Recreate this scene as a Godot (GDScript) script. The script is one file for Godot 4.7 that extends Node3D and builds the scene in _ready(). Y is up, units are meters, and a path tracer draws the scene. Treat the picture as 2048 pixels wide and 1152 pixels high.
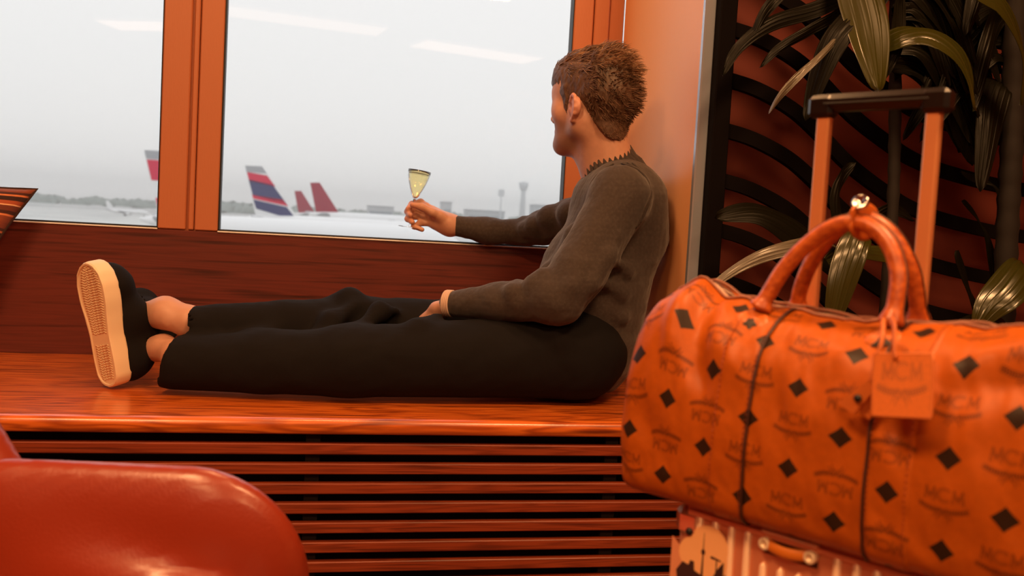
extends Node3D

func _ready() -> void:
	rng.seed = 7
	# camera
	var cam := Camera3D.new()
	cam.name = "camera"
	cam.position = Vector3(0.0, 0.865, 2.773)
	cam.rotation_degrees = Vector3(-3.685, -11.889, 3.205)
	cam.near = 0.05
	cam.far = 6000.0
	var lens := CameraAttributesPhysical.new()
	lens.frustum_focal_length = 39.58
	lens.frustum_focus_distance = 2.22
	lens.exposure_aperture = 5.6
	cam.attributes = lens
	cam.fov = 33.73
	add_child(cam)
	# sky and exposure
	var env := Environment.new()
	env.background_mode = Environment.BG_SKY
	var sky := Sky.new()
	var sm := ProceduralSkyMaterial.new()
	sm.sky_top_color = Color(0.86, 0.87, 0.88)
	sm.sky_horizon_color = Color(0.80, 0.80, 0.795)
	sm.sky_curve = 0.6
	sm.ground_bottom_color = Color(0.55, 0.55, 0.55)
	sm.ground_horizon_color = Color(0.78, 0.78, 0.775)
	sm.sky_energy_multiplier = 1.21
	sky.sky_material = sm
	env.sky = sky
	env.tonemap_mode = Environment.TONE_MAPPER_LINEAR
	env.tonemap_exposure = 1.0
	env.sdfgi_enabled = true
	env.ssao_enabled = true
	env.ssil_enabled = true
	env.volumetric_fog_enabled = true
	env.volumetric_fog_density = 0.0
	var we := WorldEnvironment.new()
	we.name = "environment"
	we.environment = env
	add_child(we)
	# the lounge's ceiling lamps, the last one added for the side wall: x, z, energy
	panel_lamp(Vector3(-0.9, 2.7, 2.5), 6.0, 0.5, "square warm ceiling lamp over the leather chair")
	panel_lamp(Vector3(1.0, 2.7, 2.3), 5.4, 0.5, "square warm ceiling lamp over the suitcase")
	panel_lamp(Vector3(-1.0, 2.7, 4.6), 5.0, 0.5, "square warm ceiling lamp deep in the lounge on the left")
	panel_lamp(Vector3(1.2, 2.7, 4.6), 4.5, 0.5, "square warm ceiling lamp deep in the lounge on the right")
	panel_lamp(Vector3(0.1, 2.7, 0.75), 1.5, 0.3, "small warm lamp added overhead to brighten the orange side wall")  # unseen lamp, added to brighten the side wall
	materials()
	room()
	bench()
	outside()
	person()
	glass()
	luggage()
	plants()
	chair()
	cushion()

const WARM := Color(1.0, 0.745, 0.5)

func panel_lamp(at: Vector3, energy: float, size: float, label: String) -> void:
	var t := thing("ceiling_lamp", label, "lamp", at, "ceiling lamps of the lounge")
	obj("housing", boxed(Vector3(0, 0.01, 0), Vector3(size + 0.06, 0.02, size + 0.06), 0.004), mat(Color(0.8, 0.78, 0.75), 0.5), t)
	var m := mat(Color(1, 0.9, 0.8), 0.5)
	m.emission_enabled = true
	m.emission = WARM
	m.emission_energy_multiplier = 2.0
	obj("lamp_panel", boxed(Vector3(0, -0.004, 0), Vector3(size, 0.008, size), 0.001), m, t)
	var l := AreaLight3D.new()
	l.name = "lamp_light"
	l.area_size = Vector2(size, size)
	l.light_color = WARM
	l.light_energy = energy
	l.area_range = 14.0
	l.shadow_enabled = true
	l.position = Vector3(0, -0.02, 0)
	l.rotation_degrees = Vector3(-90, 0, 0)
	t.add_child(l)

# ---------------------------------------------------------------- helpers
var names := {}
var rng := RandomNumberGenerator.new()

func numbered(called: String) -> String:
	var n: int = names.get(called, 0)
	names[called] = n + 1
	return called if n == 0 else "%s_%03d" % [called, n]

func thing(called: String, label: String, category: String, at := Vector3.ZERO, group := "") -> Node3D:
	var o := Node3D.new()
	o.name = numbered(called)
	o.position = at
	add_child(o)
	tag(o, label, category, group)
	return o

func tag(o: Node3D, label: String, category: String, group := "") -> void:
	o.set_meta("label", label)
	o.set_meta("category", category)
	if group:
		o.set_meta("group", group)

func put(called: String, mesh: Mesh, m: Material, parent: Node3D = null) -> MeshInstance3D:
	var o := MeshInstance3D.new()
	o.mesh = mesh
	o.material_override = m
	if parent:
		o.name = called
		parent.add_child(o, true)
	else:
		o.name = numbered(called)
		add_child(o)
	return o

func obj(called: String, st: SurfaceTool, m: Material, parent: Node3D = null) -> MeshInstance3D:
	return put(called, st.commit(), m, parent)

func struct(called: String, st: SurfaceTool, m: Material, label: String) -> MeshInstance3D:
	var o := obj(called, st, m)
	o.set_meta("kind", "structure")
	o.set_meta("label", label)
	o.set_meta("category", called.get_slice("_", 0))
	return o

func nst() -> SurfaceTool:
	var st := SurfaceTool.new()
	st.begin(Mesh.PRIMITIVE_TRIANGLES)
	return st

func rgb8(r: int, g: int, b: int) -> Color:
	return Color(r / 255.0, g / 255.0, b / 255.0)

func mat(c: Color, rough := 0.6, metal := 0.0) -> StandardMaterial3D:
	var m := StandardMaterial3D.new()
	m.albedo_color = c
	m.roughness = rough
	m.metallic = metal
	return m

func noise(freq: float, oct := 4, sd := 1, type := FastNoiseLite.TYPE_SIMPLEX_SMOOTH) -> FastNoiseLite:
	var n := FastNoiseLite.new()
	n.seed = sd
	n.noise_type = type
	n.frequency = freq
	n.fractal_octaves = oct
	return n

func noise_tex(n: FastNoiseLite, w := 512, h := 512, cols = null, stops = null) -> NoiseTexture2D:
	var t := NoiseTexture2D.new()
	t.width = w
	t.height = h
	t.seamless = true
	t.noise = n
	if cols:
		var g := Gradient.new()
		g.offsets = PackedFloat32Array(stops)
		g.colors = PackedColorArray(cols)
		t.color_ramp = g
	return t

func triplanar(m: StandardMaterial3D, scale: Vector3) -> StandardMaterial3D:
	m.uv1_triplanar = true
	m.uv1_world_triplanar = false
	m.uv1_scale = scale
	m.uv1_triplanar_sharpness = 4.0
	return m

# a triangle turned so that its front looks away from c
func tri_out(st: SurfaceTool, a: Vector3, b: Vector3, d: Vector3, out: Vector3) -> void:
	var n := (b - a).cross(d - a)
	if n.dot(out) > 0.0:
		st.add_vertex(a); st.add_vertex(d); st.add_vertex(b)
	else:
		st.add_vertex(a); st.add_vertex(b); st.add_vertex(d)

# chamfered box added to st; flat shaded
func box(st: SurfaceTool, c: Vector3, size: Vector3, ch := 0.003, basis := Basis.IDENTITY) -> void:
	st.set_smooth_group(-1)
	var h := size * 0.5
	ch = minf(ch, minf(h.x, minf(h.y, h.z)) * 0.9)
	var P := func(s: Vector3, ax: int) -> Vector3:
		var v := s * h
		for k in 3:
			if k != ax:
				v[k] -= s[k] * ch
		return c + basis * v
	for ax in 3:
		var u := (ax + 1) % 3
		var w := (ax + 2) % 3
		for sg in [-1.0, 1.0]:
			var q := []
			for e in [[-1, -1], [1, -1], [1, 1], [-1, 1]]:
				var s := Vector3.ZERO
				s[ax] = sg; s[u] = e[0]; s[w] = e[1]
				q.append(P.call(s, ax))
			var o := Vector3.ZERO
			o[ax] = sg
			o = basis * o
			tri_out(st, q[0], q[1], q[2], o)
			tri_out(st, q[0], q[2], q[3], o)
	if ch <= 0.0:
		return
	for ax in 3:                                     # edges along ax
		var u := (ax + 1) % 3
		var w := (ax + 2) % 3
		for e in [[-1, -1], [1, -1], [1, 1], [-1, 1]]:
			var s0 := Vector3.ZERO
			s0[u] = e[0]; s0[w] = e[1]
			var o := basis * s0
			var sa := s0; sa[ax] = -1.0
			var sb := s0; sb[ax] = 1.0
			tri_out(st, P.call(sa, u), P.call(sb, u), P.call(sb, w), o)
			tri_out(st, P.call(sa, u), P.call(sb, w), P.call(sa, w), o)
	for x in [-1.0, 1.0]:
		for y in [-1.0, 1.0]:
			for z in [-1.0, 1.0]:
				var s := Vector3(x, y, z)
				tri_out(st, P.call(s, 0), P.call(s, 1), P.call(s, 2), basis * s)

func boxed(c: Vector3, size: Vector3, ch := 0.003, basis := Basis.IDENTITY) -> SurfaceTool:
	var st := nst()
	box(st, c, size, ch, basis)
	st.generate_normals()
	return st

# box from two corners
func bx(a: Vector3, b: Vector3, ch := 0.003) -> SurfaceTool:
	return boxed((a + b) * 0.5, (b - a).abs(), ch)

func smooth_path(p: Array, n: int) -> PackedVector3Array:
	var out := PackedVector3Array()
	var m := p.size()
	for i in m - 1:
		var p0: Vector3 = p[max(i - 1, 0)]
		var p1: Vector3 = p[i]
		var p2: Vector3 = p[i + 1]
		var p3: Vector3 = p[min(i + 2, m - 1)]
		for k in n:
			out.append(p1.cubic_interpolate(p2, p0, p3, float(k) / n))
	out.append(p[m - 1])
	return out

# radii: a number or an array as long as the path; flat squeezes the section along up
func tube(st: SurfaceTool, path, radii, sides := 10, cap := true, flat := 1.0, up := Vector3.ZERO, closed := false) -> void:
	st.set_smooth_group(0)
	var n: int = path.size()
	var rings := []
	var nn := up
	for i in n:
		var t: Vector3
		if closed:
			t = (path[(i + 1) % n] - path[(i + n - 1) % n]).normalized()
		else:
			t = (path[min(i + 1, n - 1)] - path[max(i - 1, 0)]).normalized()
		if nn == Vector3.ZERO:
			nn = t.cross(Vector3.UP if absf(t.y) < 0.9 else Vector3.RIGHT)
		nn = (nn - t * nn.dot(t)).normalized()
		var b := t.cross(nn)
		var r: float = radii if radii is float else radii[i]
		var ring := []
		for k in sides:
			var a := TAU * k / sides
			ring.append(path[i] + nn * cos(a) * r * flat + b * sin(a) * r)
		rings.append(ring)
	for i in (n if closed else n - 1):
		var A = rings[i]
		var B = rings[(i + 1) % n]
		for k in sides:
			var l := (k + 1) % sides
			for v in [A[k], B[l], A[l], A[k], B[k], B[l]]:
				st.add_vertex(v)
	if cap and not closed:
		for e in 2:
			var ring = rings[0] if e == 0 else rings[n - 1]
			var o: Vector3 = path[0] - path[1] if e == 0 else path[n - 1] - path[n - 2]
			var c: Vector3 = path[0] if e == 0 else path[n - 1]
			c += o.normalized() * (radii if radii is float else radii[0 if e == 0 else n - 1]) * 0.35
			for k in sides:
				tri_out(st, c, ring[k], ring[(k + 1) % sides], o)

func done(st: SurfaceTool) -> SurfaceTool:
	st.index()
	st.generate_normals()
	return st

# profile: array of Vector2(radius, height), revolved about y
func lathe(st: SurfaceTool, prof: Array, sides := 32, at := Transform3D.IDENTITY) -> void:
	st.set_smooth_group(0)
	for i in prof.size() - 1:
		var a: Vector2 = prof[i]
		var b: Vector2 = prof[i + 1]
		for k in sides:
			var t0 := TAU * k / sides
			var t1 := TAU * ((k + 1) % sides) / sides
			var p := [Vector3(a.x * cos(t0), a.y, a.x * sin(t0)), Vector3(a.x * cos(t1), a.y, a.x * sin(t1)), Vector3(b.x * cos(t1), b.y, b.x * sin(t1)), Vector3(b.x * cos(t0), b.y, b.x * sin(t0))]
			if a.x > 1e-6:
				for q in [p[0], p[1], p[2]]: st.add_vertex(at * q)
			if b.x > 1e-6:
				for q in [p[0], p[2], p[3]]: st.add_vertex(at * q)

# grid surface from f(u, v) -> Vector3; uvs from g if given
func patch(st: SurfaceTool, nu: int, nv: int, f: Callable, flip := false, g = null) -> void:
	st.set_smooth_group(0)
	var p := []
	var q := []
	for i in nu + 1:
		for j in nv + 1:
			p.append(f.call(float(i) / nu, float(j) / nv))
			if g != null:
				q.append(g.call(float(i) / nu, float(j) / nv))
	var w := nv + 1
	for i in nu:
		for j in nv:
			var a := i * w + j
			var ids := [a, a + w, a + w + 1, a, a + w + 1, a + 1]
			if flip:
				ids = [a, a + w + 1, a + w, a, a + 1, a + w + 1]
			for k in ids:
				if g != null:
					st.set_uv(q[k])
				st.add_vertex(p[k])

# flat polygon in a plane, given thickness along n (both faces and the rim)
func slab(st: SurfaceTool, outline: PackedVector2Array, o: Vector3, ex: Vector3, ey: Vector3, thick: float) -> void:
	st.set_smooth_group(-1)
	var n := ex.cross(ey).normalized() * thick
	var ids := Geometry2D.triangulate_polygon(outline)
	var P := func(v: Vector2) -> Vector3: return o + ex * v.x + ey * v.y
	for k in range(0, ids.size(), 3):
		tri_out(st, P.call(outline[ids[k]]), P.call(outline[ids[k + 1]]), P.call(outline[ids[k + 2]]), -n)
		tri_out(st, P.call(outline[ids[k]]) + n, P.call(outline[ids[k + 1]]) + n, P.call(outline[ids[k + 2]]) + n, n)
	var area := 0.0
	for k in outline.size():
		area += outline[k].cross(outline[(k + 1) % outline.size()])
	for k in outline.size():
		var a: Vector2 = outline[k]
		var b: Vector2 = outline[(k + 1) % outline.size()]
		var d := (b - a).orthogonal() * signf(area)
		var out := ex * d.x + ey * d.y
		tri_out(st, P.call(a), P.call(b), P.call(b) + n, out)
		tri_out(st, P.call(a), P.call(b) + n, P.call(a) + n, out)

# ---------------------------------------------------------------- a field of rounded cones, meshed as surface nets
class Field:
	var kind := PackedInt32Array()      # 0 add, 1 carve, 2 keep the side of a plane away from n
	var a := PackedVector3Array()
	var ab := PackedVector3Array()
	var il := PackedFloat32Array()
	var ra := PackedFloat32Array()
	var dr := PackedFloat32Array()
	var kk := PackedFloat32Array()
	var sn := PackedVector3Array()      # squeeze axis times (1/s - 1) held apart
	var sq := PackedFloat32Array()

	func cap(p: Vector3, q: Vector3, r0: float, r1: float, k := 0.02, n := Vector3.ZERO, s := 1.0, how := 0) -> void:
		var g := 1.0 / s - 1.0
		n = n.normalized()
		kind.append(how)
		a.append(p)
		var d := q - p
		d += n * d.dot(n) * g
		ab.append(d)
		il.append(1.0 / maxf(d.length_squared(), 1e-12))
		ra.append(r0); dr.append(r1 - r0); kk.append(k); sn.append(n); sq.append(g)

	func ball(p: Vector3, r: float, k := 0.02, n := Vector3.ZERO, s := 1.0, how := 0) -> void:
		cap(p, p + Vector3(0, 1e-5, 0), r, r, k, n, s, how)

	func chain(pts: Array, rs: Array, k := 0.02) -> void:
		for i in pts.size() - 1:
			cap(pts[i], pts[i + 1], rs[i], rs[i + 1], k)

	func carve(p: Vector3, q: Vector3, r0: float, r1: float, k := 0.004, n := Vector3.ZERO, s := 1.0) -> void:
		cap(p, q, r0, r1, k, n, s, 1)

	func plane(p: Vector3, n: Vector3, k := 0.004) -> void:
		cap(p, p + n.normalized(), 0.0, 0.0, k, Vector3.ZERO, 1.0, 2)

	func one(p: Vector3, i: int) -> float:
		var q := p - a[i]
		if kind[i] == 2:
			return q.dot(ab[i])
		if sq[i] != 0.0:
			q += sn[i] * (q.dot(sn[i]) * sq[i])
		var t := clampf(q.dot(ab[i]) * il[i], 0.0, 1.0)
		return (q - ab[i] * t).length() - ra[i] - dr[i] * t

	func val(p: Vector3, ids: PackedInt32Array) -> float:
		var d := 1.0
		for i in ids:
			var e: float
			var q := p - a[i]
			var ty := kind[i]
			if ty == 2:
				e = q.dot(ab[i])
			else:
				if sq[i] != 0.0:
					q += sn[i] * (q.dot(sn[i]) * sq[i])
				var t := clampf(q.dot(ab[i]) * il[i], 0.0, 1.0)
				e = (q - ab[i] * t).length() - ra[i] - dr[i] * t
			var k := kk[i]
			if ty == 0:
				var h := maxf(k - absf(d - e), 0.0)
				d = minf(d, e) - h * h * 0.25 / k
			else:
				if ty == 1:
					e = -e
				var h := maxf(k - absf(d - e), 0.0)
				d = maxf(d, e) + h * h * 0.25 / k
		return d

	func all() -> PackedInt32Array:
		return PackedInt32Array(range(kind.size()))

	func grad(p: Vector3) -> Vector3:
		var ids := all()
		var e := 0.002
		return Vector3(val(p + Vector3(e, 0, 0), ids) - val(p - Vector3(e, 0, 0), ids), val(p + Vector3(0, e, 0), ids) - val(p - Vector3(0, e, 0), ids), val(p + Vector3(0, 0, e), ids) - val(p - Vector3(0, 0, e), ids)).normalized()

	func onto(p: Vector3, lift := 0.0) -> Vector3:
		var ids := all()
		for k in 6:
			p -= grad(p) * (val(p, ids) - lift)
		return p

	# adds the surface to st: move(p, n) -> Vector3 displaces, tint(p, n) -> Color colours
	func mesh(st: SurfaceTool, cell: float, move = null, tint = null) -> void:
		var lo := Vector3.ONE * 1e9
		var hi := -lo
		for i in kind.size():
			if kind[i] == 0:
				var d := ab[i]
				if sq[i] != 0.0:
					d -= sn[i] * (d.dot(sn[i]) * sq[i] / (1.0 + sq[i]))
				for e in [[a[i], ra[i]], [a[i] + d, ra[i] + dr[i]]]:
					var c: Vector3 = e[0]
					lo = lo.min(c - Vector3.ONE * e[1])
					hi = hi.max(c + Vector3.ONE * e[1])
		lo -= Vector3.ONE * cell * 2.0
		hi += Vector3.ONE * cell * 2.0
		var B := 8
		var nb := Vector3i(((hi - lo) / (cell * B)).ceil())
		var nx := nb.x * B + 1
		var ny := nb.y * B + 1
		var nz := nb.z * B + 1
		var sy := nx
		var sz := nx * ny
		var vals := PackedFloat32Array()
		vals.resize(nx * ny * nz)
		vals.fill(1.0)
		var half := cell * B * 0.5
		var R := half * 1.7321
		var active := []
		for bz in nb.z:
			for by in nb.y:
				for bx in nb.x:
					var c := lo + Vector3(bx + 0.5, by + 0.5, bz + 0.5) * cell * B
					var ids := PackedInt32Array()
					var best := 1e9
					for i in kind.size():
						if kind[i] == 2:
							ids.append(i)
							continue
						var e := one(c, i)
						if kind[i] == 0:
							best = minf(best, e)
						if e < R * (1.0 + sq[i]) + kk[i]:
							ids.append(i)
					if best > R * 1.7 + 0.02:
						continue
					active.append([bx, by, bz, ids])
					for k in B + 1:
						for j in B + 1:
							var at := (bz * B + k) * sz + (by * B + j) * sy + bx * B
							var p := lo + Vector3(bx * B, by * B + j, bz * B + k) * cell
							for i in B + 1:
								vals[at + i] = val(p, ids)
								p.x += cell
		var where := PackedInt32Array()
		where.resize(vals.size())
		where.fill(-1)
		var vs := PackedVector3Array()
		var off := [0, 1, sy, sy + 1, sz, sz + 1, sz + sy, sz + sy + 1]
		var edges := [[0, 1], [2, 3], [4, 5], [6, 7], [0, 2], [1, 3], [4, 6], [5, 7], [0, 4], [1, 5], [2, 6], [3, 7]]
		var corner := [Vector3(0, 0, 0), Vector3(1, 0, 0), Vector3(0, 1, 0), Vector3(1, 1, 0), Vector3(0, 0, 1), Vector3(1, 0, 1), Vector3(0, 1, 1), Vector3(1, 1, 1)]
		var cells := PackedInt32Array()
		var o1 := sy; var o2 := sz; var o3 := sy + sz
		for b in active:
			for k in B:
				for j in B:
					var at: int = (b[2] * B + k) * sz + (b[1] * B + j) * sy + b[0] * B
					for i in B:
						var c := at + i
						var s := int(vals[c] < 0.0) + int(vals[c + 1] < 0.0) + int(vals[c + o1] < 0.0) + int(vals[c + o1 + 1] < 0.0) + int(vals[c + o2] < 0.0) + int(vals[c + o2 + 1] < 0.0) + int(vals[c + o3] < 0.0) + int(vals[c + o3 + 1] < 0.0)
						if s == 0 or s == 8:
							continue
						var sum := Vector3.ZERO
						var n := 0
						for e in edges:
							var va := vals[c + off[e[0]]]
							var vb := vals[c + off[e[1]]]
							if (va < 0.0) != (vb < 0.0):
								var t := va / (va - vb)
								sum += corner[e[0]].lerp(corner[e[1]], t)
								n += 1
						where[c] = vs.size()
						cells.append(c)
						vs.append(lo + (Vector3(b[0] * B + i, b[1] * B + j, b[2] * B + k) + sum / n) * cell)
		var tris := PackedInt32Array()
		for c in cells:
			var v0 := vals[c] < 0.0
			for ax in 3:
				var d: int = [1, sy, sz][ax]
				if (vals[c + d] < 0.0) == v0:
					continue
				var u: int = [sy, sz, 1][ax]
				var w: int = [sz, 1, sy][ax]
				var q0 := where[c - u - w]
				var q1 := where[c - w]
				var q2 := where[c]
				var q3 := where[c - u]
				if q0 < 0 or q1 < 0 or q3 < 0:
					continue
				if v0:
					tris.append_array([q0, q3, q2, q0, q2, q1])
				else:
					tris.append_array([q0, q1, q2, q0, q2, q3])
		var ns := PackedVector3Array()
		ns.resize(vs.size())
		for pass_ in 2:
			ns.fill(Vector3.ZERO)
			for t in range(0, tris.size(), 3):
				var n := (vs[tris[t + 2]] - vs[tris[t]]).cross(vs[tris[t + 1]] - vs[tris[t]])
				ns[tris[t]] += n
				ns[tris[t + 1]] += n
				ns[tris[t + 2]] += n
			for i in ns.size():
				ns[i] = ns[i].normalized()
			if pass_ == 0:
				if move == null:
					break
				for i in vs.size():
					vs[i] = move.call(vs[i], ns[i])
		var cols := PackedColorArray()
		if tint != null:
			for i in vs.size():
				cols.append(tint.call(vs[i], ns[i]))
		for t in tris:
			st.set_normal(ns[t])
			if tint != null:
				st.set_color(cols[t])
			st.add_vertex(vs[t])

func tone(n: float) -> Color:
	return Color(n, n, n)

# ---------------------------------------------------------------- materials
var M := {}

func wood(base: Color, dark: Color, light: Color, scale: Vector3, rough: float, sd: int) -> StandardMaterial3D:
	var n := noise(0.0035, 4, sd)
	n.domain_warp_enabled = true
	n.domain_warp_amplitude = 18.0
	n.domain_warp_frequency = 0.006
	var cols := []
	var stops := []
	for k in 23:
		stops.append(k / 22.0)
		var c: Color = base.lerp(light, 0.5 + 0.5 * sin(k * 1.9))
		if k % 3 == 1:
			c = base.lerp(dark, 0.75)
		cols.append(c)
	var m := mat(Color.WHITE, rough)
	m.albedo_texture = noise_tex(n, 1024, 1024, cols, stops)
	var f := noise(0.03, 3, sd + 5)
	var pores := noise_tex(f, 512, 512, [Color(0.55, 0.5, 0.48), Color(1, 1, 1), Color(1, 1, 1)], [0.0, 0.42, 1.0])
	m.detail_enabled = true
	m.detail_albedo = pores
	m.detail_blend_mode = BaseMaterial3D.BLEND_MODE_MUL
	m.detail_uv_layer = BaseMaterial3D.DETAIL_UV_1
	m.heightmap_enabled = true
	m.heightmap_texture = pores
	m.heightmap_scale = 0.03
	return triplanar(m, scale)

func materials() -> void:
	M.seat = wood(rgb8(212, 104, 34), rgb8(146, 60, 18), rgb8(220, 114, 40), Vector3(0.2, 2.4, 2.4), 0.3, 11)
	M.seat.clearcoat_enabled = true
	M.seat.clearcoat = 0.5
	M.seat.clearcoat_roughness = 0.2
	M.panel = wood(rgb8(100, 40, 31), rgb8(90, 35, 27), rgb8(105, 42, 33), Vector3(0.12, 3.0, 3.0), 0.45, 23)
	M.slat = wood(rgb8(136, 56, 28), rgb8(110, 42, 20), rgb8(144, 62, 32), Vector3(0.16, 5.0, 5.0), 0.42, 31)
	M.frame = mat(rgb8(190, 116, 78), 0.45)
	M.wall = mat(rgb8(240, 176, 122), 0.34)
	var wn := noise_tex(noise(0.05, 4, 3), 512, 512)
	for k in [M.frame, M.wall]:
		k.heightmap_enabled = true
		k.heightmap_texture = wn
		k.heightmap_scale = 0.02
		triplanar(k, Vector3(6, 1.2, 6))
	M.black = mat(rgb8(22, 20, 22), 0.5)
	M.dark = mat(rgb8(26, 16, 13), 0.9)
	M.alu = mat(rgb8(225, 225, 225), 0.35, 0.3)
	M.chrome = mat(rgb8(215, 212, 210), 0.12, 1.0)
	var g := StandardMaterial3D.new()
	g.transparency = BaseMaterial3D.TRANSPARENCY_ALPHA
	g.albedo_color = Color(1, 1, 1, 0.02)
	g.roughness = 0.0
	M.pane = g

# ---------------------------------------------------------------- the room
func room() -> void:
	struct("wall_back", bx(Vector3(-1.75, 0.0, -0.12), Vector3(0.905, 0.804, 0.0), 0.002), M.panel, "dark red wooden panel below the windows behind the bench")
	# frames between the panes: boards with open joints
	trim("trim_1", [[-0.425, -0.352, 0.0], [-0.346, -0.331, -0.004], [-0.328, -0.266, 0.0]], "orange window mullion of grooved boards between the two panes")
	trim("trim_2", [[0.727, 0.786, 0.0], [0.79, 0.836, -0.002], [0.838, 0.885, -0.012]], "orange window jamb between the large pane and the side wall")
	trim("trim_3", [[-1.75, -1.66, 0.0]], "orange window jamb at the far end of the left pane")
	struct("trim_4", bx(Vector3(-1.75, 2.15, -0.12), Vector3(0.905, 2.9, 0.0)), M.frame, "orange panel above the windows up to the ceiling")
	window("window_1", -1.66, -0.425, "clear window pane on the left of the mullion, striped cushion in front")
	window("window_2", -0.266, 0.727, "large clear window pane between the mullion and the seated man")
	struct("wall_right", bx(Vector3(0.882, 0.45, 0.0), Vector3(0.91, 2.72, 0.615), 0.003), M.wall, "bright orange side wall that the man leans his back against")
	struct("trim_5", bx(Vector3(0.878, 0.45, 0.6155), Vector3(0.906, 2.72, 0.634), 0.003), mat(rgb8(176, 186, 204), 0.22, 0.55), "narrow shiny metal edge at the end of the orange side wall")
	struct("floor", bx(Vector3(-4.0, -0.1, -0.12), Vector3(4.0, 0.0, 9.0)), mat(rgb8(96, 60, 48), 0.85), "brown lounge floor under the bench and chair")
	struct("ceiling", bx(Vector3(-4.0, 2.72, -0.12), Vector3(4.0, 2.9, 9.0)), mat(rgb8(214, 180, 160), 0.85), "pale lounge ceiling above everything")
	var wm := mat(rgb8(176, 96, 66), 0.7)
	struct("wall_left", bx(Vector3(-4.1, 0.0, -0.12), Vector3(-4.0, 2.8, 9.0)), wm, "red brown wall at the left end of the lounge")
	struct("wall_front", bx(Vector3(-4.0, 0.0, 9.0), Vector3(4.0, 2.8, 9.1)), wm, "red brown wall at the far side of the lounge")
	struct("wall_end", bx(Vector3(4.0, 0.0, -0.12), Vector3(4.1, 2.8, 9.0)), wm, "red brown wall at the right end of the lounge")
	struct("wall_outer", bx(Vector3(-4.0, 0.0, -0.12), Vector3(-1.75, 2.8, 0.0)), wm, "red brown wall beside the windows on the left")
	struct("wall_screen", bx(Vector3(0.91, 0.0, 0.30), Vector3(4.0, 2.8, 0.40)), mat(rgb8(128, 56, 42), 0.7), "red lit wall behind the dark wavy screen")
	var lamp := mat(Color(1, 0.95, 0.9), 0.5)
	lamp.emission_enabled = true
	lamp.emission = Color(1.0, 0.8, 0.72)
	lamp.emission_energy_multiplier = 0.4
	for s in [[-2.6, 6.2, 0.25, 1.6, "slim pale strip lamp far left in the lounge ceiling"], [-0.4, 6.4, -0.2, 2.0, "long pale strip lamp in the middle of the lounge ceiling"], [-1.6, 7.4, 0.35, 1.2, "short pale strip lamp at the back of the lounge ceiling"], [1.6, 7.2, -0.3, 1.4, "pale strip lamp far right at the back of the lounge ceiling"]]:
		var t := thing("strip_lamp", s[4], "lamp", Vector3(s[0], 2.70, s[1]), "strip lamps deep in the lounge")
		t.rotation.y = s[2]
		obj("housing", boxed(Vector3(0, 0.01, 0), Vector3(s[3], 0.02, 0.5)), M.alu, t)
		obj("lamp_tube", boxed(Vector3(0, -0.01, 0), Vector3(s[3] - 0.04, 0.02, 0.46)), lamp, t)
		var l := AreaLight3D.new()
		l.name = "strip_light"
		l.area_size = Vector2(s[3] - 0.04, 0.46)
		l.light_color = Color(1.0, 0.82, 0.7)
		l.light_energy = 0.5
		l.area_range = 12.0
		l.shadow_enabled = true
		l.position = Vector3(0, -0.03, 0)
		l.rotation_degrees = Vector3(-90, 0, 0)
		t.add_child(l)

func trim(called: String, boards: Array, label: String) -> void:
	var root := Node3D.new()
	root.name = called
	add_child(root)
	root.set_meta("kind", "structure")
	root.set_meta("label", label)
	root.set_meta("category", "trim")
	var lo: float = boards[0][0]
	var hi: float = boards[-1][1]
	obj("core", bx(Vector3(lo, 0.8, -0.042), Vector3(hi, 2.15, -0.015), 0.0), M.frame, root)
	for b in boards:
		obj("board", bx(Vector3(b[0], 0.806, -0.03), Vector3(b[1], 2.15, b[2]), 0.003), M.frame, root)

func window(called: String, x0: float, x1: float, label: String) -> void:
	var root := Node3D.new()
	root.name = called
	add_child(root)
	root.set_meta("kind", "structure")
	root.set_meta("label", label)
	root.set_meta("category", "window")
	var y0 := 0.806
	var y1 := 2.15
	var st := nst()
	for b in [[x0, y0, x0 + 0.005, y1], [x1 - 0.003, y0, x1, y1], [x0, y0, x1, y0 + 0.006], [x0, y1 - 0.012, x1, y1]]:
		box(st, Vector3((b[0] + b[2]) / 2, (b[1] + b[3]) / 2, -0.022), Vector3(b[2] - b[0], b[3] - b[1], 0.04), 0.001)
	st.generate_normals()
	obj("gasket", st, M.black, root)
	obj("sill_strip", bx(Vector3(x0, 0.8035, -0.12), Vector3(x1, 0.8075, 0.004), 0.001), mat(rgb8(240, 240, 240), 0.4), root)
	var q := QuadMesh.new()
	q.size = Vector2(x1 - x0, y1 - y0)
	var o := put("pane", q, M.pane, root)
	o.position = Vector3((x0 + x1) / 2, (y0 + y1) / 2, -0.03)

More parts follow.
